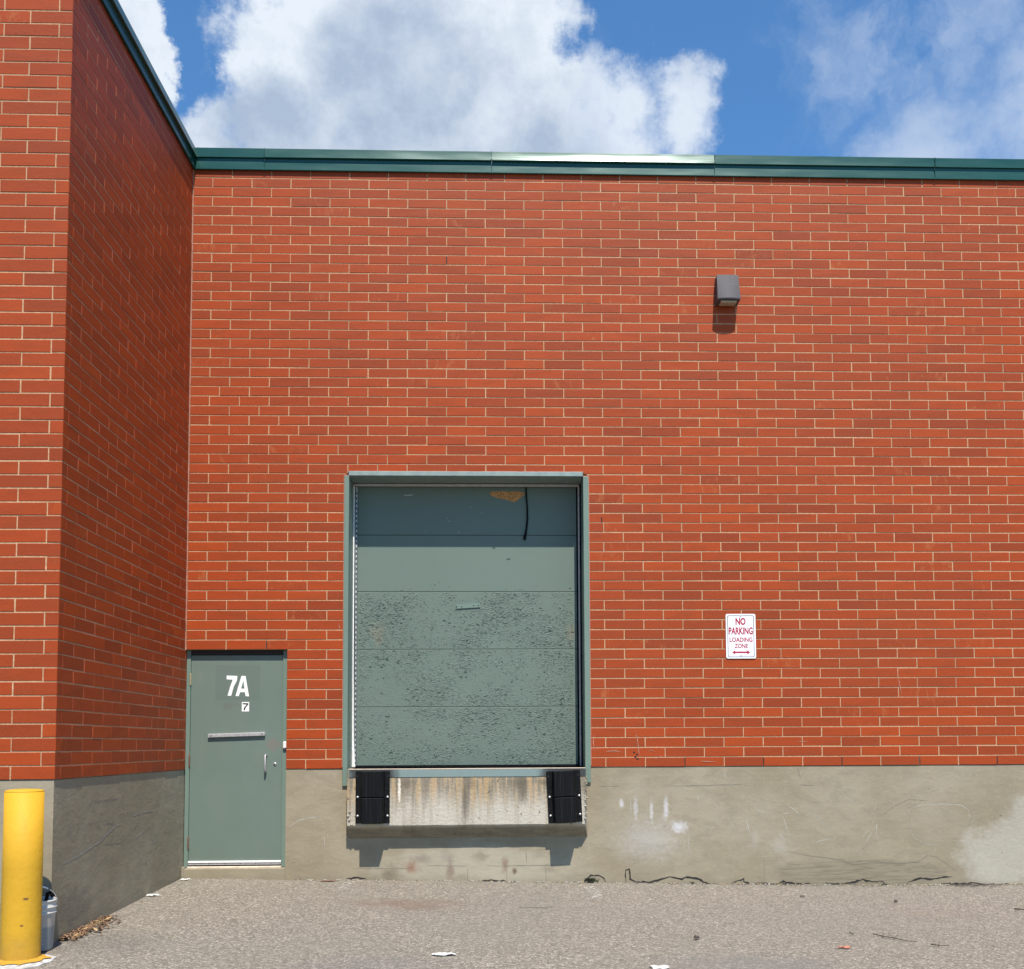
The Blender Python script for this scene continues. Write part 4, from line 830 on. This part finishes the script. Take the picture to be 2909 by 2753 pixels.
p = MB(); p.lathe([(.128, .004), (.131, 0), (.1335, .01), (.146, .245), (.1465, .247), (.1545, .250), (.1555, .256), (.1475, .259), (.1485, .285), (.1565, .288), (.1575, .293), (.149, .297), (.150, .325), (.1545, .328), (.1545, .338), (.149, .341), (.146, .336), (.141, .26), (.128, .012), (.001, .010)], PX, PY, pz_, 48)
p.build('shell', M_pail, PL, smooth=True)
h = MB(); A = []
for i in range(25):
    a = math.pi * i / 24; d = Vector((math.cos(.15), math.sin(.15), 0)); A.append(Vector((PX, PY, pz_ + .305)) + d * .155 * math.cos(a) + Vector((.03, -.02, .125)) * math.sin(a))
h.tube(A, .0022, 6); h.tube(A[8:12], .006, 8, m=1); h.build('handle', [M_steel, M_white], PL, smooth=True)
for i in range(7):
    mk = MB()
    z = .05 + i * .027
    for a0 in (-62,):
        q = []
        for j in range(7):
            a = math.radians(a0 + j * 4.2); r = .1337 + .0125 * z / .245 * 1.04 + .0008
            q.append((PX + r * math.cos(a), PY + r * math.sin(a)))
        for j in range(6): mk.face([(q[j][0], q[j][1], pz_ + z), (q[j + 1][0], q[j + 1][1], pz_ + z), (q[j + 1][0], q[j + 1][1], pz_ + z + .0028), (q[j][0], q[j][1], pz_ + z + .0028)])
    mk.build('measure_mark', M_grey, PL, fix=False)
BR = empty('scrub_brush', (PX - .02, PY - .01, pz_ + .03), 'black rounded plastic tool head sticking up out of the pail', 'brush')
b = MB(); R_ = []
for i in range(17):
    a = math.pi * i / 16; R_.append((PX - .055 + .115 * math.cos(a), pz_ + .30 + .135 * math.sin(a)))
R_ += [(PX - .15, pz_ + .10), (PX + .03, pz_ + .10)]
b.prism(R_, PY - .035, PY + .015, 'y'); b.build('head', M_rubber, BR, bevel=.012)
b = MB(); b.tube([(PX + .03, PY + .05, pz_ + .08), (PX + .062, PY + .06, pz_ + .30), (PX + .075, PY + .06, pz_ + .375), (PX + .095, PY + .06, pz_ + .385), (PX + .115, PY + .055, pz_ + .35)], .013, 8); b.build('grip', M_rubber, BR, smooth=True)

# ================================================================ litter, leaves and weeds
M_paper = flat('paper', (.46, .46, .44), .8, var=.04); M_leafm = flat('dry_leaf', (.15, .075, .04), .8, sc=90, var=.5); M_straw = flat('straw', (.36, .25, .12), .8, sc=60, var=.3)
M_twig = flat('twig_bark', (.07, .055, .045), .9, sc=60, var=.4); M_weed = flat('weed_green', (.075, .10, .03), .7, sc=50, var=.4); M_stone = flat('grit', (.40, .37, .33), .85, sc=60, var=.4)
def crumple(loc, w_, d_, label, rot=0.0, sd=0, mt=None, name='paper_scrap', cat='litter', group='scraps of paper on the asphalt', hh=.018):
    m = MB(); n = 7; vs = []
    for j in range(n):
        for i in range(n):
            u, v = i / (n - 1) - .5, j / (n - 1) - .5
            k = 1 + .35 * noise.noise(Vector((u * 3 + sd, v * 3, sd))); x = u * w_ * k; y = v * d_ * k * (1 - .5 * abs(u))
            X = loc[0] + x * math.cos(rot) - y * math.sin(rot); Y = loc[1] + x * math.sin(rot) + y * math.cos(rot)
            vs.append((X, Y, gn(X, Y) + .008 + hh * abs(noise.noise(Vector((u * 4, v * 4 + sd, 2))))))
    m.idx(vs, [(j * n + i, j * n + i + 1, (j + 1) * n + i + 1, (j + 1) * n + i) for j in range(n - 1) for i in range(n - 1)])
    o = m.build(name, mt or M_paper, fix=False); md = o.modifiers.new('t', 'SOLIDIFY'); md.thickness = .0012
    return tag(o, label, cat, group)
crumple((.035, -1.01), .105, .09, 'torn white paper scrap beside the wing foundation', .3, 1)
crumple((.06, -.11), .085, .07, 'white paper scrap at the inner corner below the entry door step', 0, 5)
crumple((2.76, -3.30), .155, .08, 'larger white paper scrap lying alone near the front of the asphalt', .1, 9)
crumple((4.205, -3.64), .13, .10, 'pale scrap of plastic at the lower edge of the view', .2, 13)
crumple((1.44, -.10), .14, .05, 'dark brown flattened scrap at the wall foot beside the painted line', 0, 17, M_rust, 'flat_scrap', 'litter', None, .008)
crumple((5.64, -2.99), .085, .035, 'curled reddish dry leaf on the asphalt', -.2, 21, flat('red_leaf', (.42, .15, .09), .7, var=.3), 'fallen_leaf', 'leaf', None, .03)
crumple((4.61, -2.72), .05, .035, 'small dark leaf curled up on the asphalt near the centre', .9, 25, M_twig, 'fallen_leaf', 'leaf', None, .06)
crumple((6.745, -1.02), .03, .025, 'tiny black leaf lump on the asphalt below the foundation', .5, 29, M_twig, 'fallen_leaf', 'leaf', None, .05)
def twig(pts, r, label, forks=()):
    m = MB(); P = []
    for (x, y) in pts: P.append((x, y, gn(x, y) + r + .006 + random.uniform(0, .006)))
    m.tube(P, [r * (1 - .5 * i / len(P)) for i in range(len(P))], 6)
    for i, dx, dy in forks: m.tube([P[i], (P[i][0] + dx, P[i][1] + dy, P[i][2] + .02)], [r * .7, r * .3], 5)
    return tag(m.build('twig', M_twig, smooth=True), label, 'twig', 'twigs on the asphalt')
twig([(6.02, -2.50), (6.07, -2.58), (6.13, -2.64), (6.20, -2.72), (6.26, -2.76)], .0045, 'longest dark forked twig lying on the asphalt', ((1, .02, .05), (2, .05, .03), (2, -.02, .05)))
twig([(6.33, -2.86), (6.37, -2.90), (6.41, -2.88), (6.45, -2.90)], .005, 'crooked short twig right of the forked twig', ((1, .03, .05),))
twig([(7.66, -1.39), (7.73, -1.45), (7.80, -1.47)], .006, 'straight twig near the right edge of the asphalt')
twig([(3.30, -1.48), (3.42, -1.50), (3.52, -1.49), (3.58, -1.44), (3.60, -1.36)], .0022, 'thin bent wire-like stem in front of the dock')
twig([(5.93, -.77), (5.98, -.76)], .007, 'short dark stick close to the foundation')
twig([(5.86, -2.42), (5.87, -2.50)], .004, 'tiny upright-lying stick left of the forked twig')
# drift of dead leaves and straw against the wing
lv = MB(); rd = random.Random(3)
for i in range(420):
    s_ = rd.random(); y = -2.95 + s_ * .85; x = -.008 + abs(rd.gauss(0, .055)) * (0.5 + 1.0 * (1 - abs(s_ - .6))) + .008
    if rd.random() < .12: x += rd.random() * .12
    c = Vector((x, y, gn(x, y) + .006 + rd.random() * .028)); l = rd.uniform(.010, .032); w_ = l * rd.uniform(.25, .6)
    a = rd.uniform(0, 6.28); u = Vector((math.cos(a), math.sin(a), rd.uniform(-.4, .6))).normalized(); v = u.cross(Vector((rd.uniform(-.4, .4), rd.uniform(-.4, .4), 1))).normalized(); q = u.cross(v)
    lv.idx([c - u * l, c - v * w_ + q * w_ * .4, c + u * l, c + v * w_ + q * w_ * .4], [(0, 1, 2), (0, 2, 3)], rd.choice((0, 0, 0, 1, 2)))
for i in range(60):
    s_ = rd.random(); y = -2.95 + s_ * .75; x = .01 + rd.random() * .09; a = rd.gauss(1.5, .5); l = rd.uniform(.03, .14)
    lv.tube([(x, y, gn(x, y) + .012 + rd.random() * .02), (x + l * math.cos(a) * .4, y + l * math.sin(a), gn(x, y) + .016 + rd.random() * .02)], .0022, 4, m=1)
tag(lv.build('leaf_litter', [M_leafm, M_straw, M_twig], fix=False), 'drift of dry brown leaves and straw against the wing foundation', 'leaf litter', kind='stuff')
# grit and rubbish gathered along the foot of the wall
gr = MB()
def chip(m, x, y, s, mi):
    vs = []; c = Vector((x, y, gn(x, y) + .006 + s * .25))
    for d in ((1, 0, 0), (0, 1, 0), (-1, 0, 0), (0, -1, 0), (0, 0, .6), (0, 0, -.6)): vs.append(c + Vector(d) * s * rd.uniform(.5, 1.2) + Vector((rd.uniform(-.2, .2), rd.uniform(-.2, .2), 0)) * s)
    m.idx(vs, [(0, 1, 4), (1, 2, 4), (2, 3, 4), (3, 0, 4), (1, 0, 5), (2, 1, 5), (3, 2, 5), (0, 3, 5)], mi)
for i in range(900):
    x = rd.choice((rd.uniform(4.0, 9), rd.uniform(4.8, 9), rd.uniform(1.0, 4.0))); y = .004 - abs(rd.gauss(0, .05)) - .004
    chip(gr, x, y, rd.uniform(.003, .010), rd.choice((0, 0, 1, 2, 2, 3)))
for i in range(420):
    x = rd.uniform(.1, 9); y = -rd.uniform(.1, 4.2); chip(gr, x, y, rd.uniform(.0025, .0065), rd.choice((0, 0, 0, 2, 3)))
for i in range(70):
    x = rd.uniform(4.8, 8.6); y = -abs(rd.gauss(0, .06)) - .01; a = rd.uniform(-.5, .5); l = rd.uniform(.02, .09)
    gr.tube([(x, y, gn(x, y) + .01), (x + l * math.cos(a), y + l * math.sin(a) * .5, gn(x, y) + .012)], .0018, 4, m=rd.choice((1, 2)))
for i in range(50):
    x = rd.gauss(7.85, .12); y = -abs(rd.gauss(.07, .05)) - .01; a = rd.uniform(-.8, .5); l = rd.uniform(.02, .10)
    gr.tube([(x, y, gn(x, y) + .01), (x + l * math.cos(a), y + l * math.sin(a) * .5, gn(x, y) + .016)], .0024, 4, m=2)
tag(gr.build('grit', [M_stone, M_straw, M_twig, M_paper], fix=False), 'grit and small dry rubbish gathered along the wall foot', 'debris', kind='stuff')
def weed(x, y, label, n, h, mt):
    m = MB()
    for i in range(n):
        a = rd.uniform(0, 6.28); l = rd.uniform(.4, 1) * h; b_ = rd.uniform(.3, 1.1); x0 = x + rd.gauss(0, h * .35); y0 = min(y + rd.gauss(0, .012), .003)
        p0 = Vector((x0, y0, gn(x0, y0))); d = Vector((math.cos(a) * b_, -abs(math.sin(a)) * b_, 1)).normalized(); s = d.cross(Vector((0, 1, .2))).normalized() * l * .12
        p1 = p0 + d * l * .55; p2 = p0 + d * l + Vector((math.cos(a), -.3, -.4)) * l * .25
        m.idx([p0 - s * .5, p0 + s * .5, p1 + s, p1 - s, p2], [(0, 1, 2, 3), (3, 2, 4)], 0 if rd.random() < .6 else 1)
    return tag(m.build('weed', [mt, M_twig], fix=False), label, 'weed', 'weeds along the wall foot')
weed(4.03, -.01, 'scrubby weed in the crack right of the dock', 60, .075, M_weed)
weed(5.05, -.01, 'low weed under the crack line in the foundation', 28, .035, M_weed)
weed(5.98, -.01, 'dark tuft at the wall foot below the sign', 26, .035, M_weed)
weed(7.0, -.01, 'small tuft at the wall foot, right part', 22, .035, M_weed)

for o in bpy.data.objects:
    if '_o' in o: del o['_o']
    if o.type == 'MESH' and o.parent is None and 'label' not in o and 'kind' not in o: print('UNTAGGED', o.name)
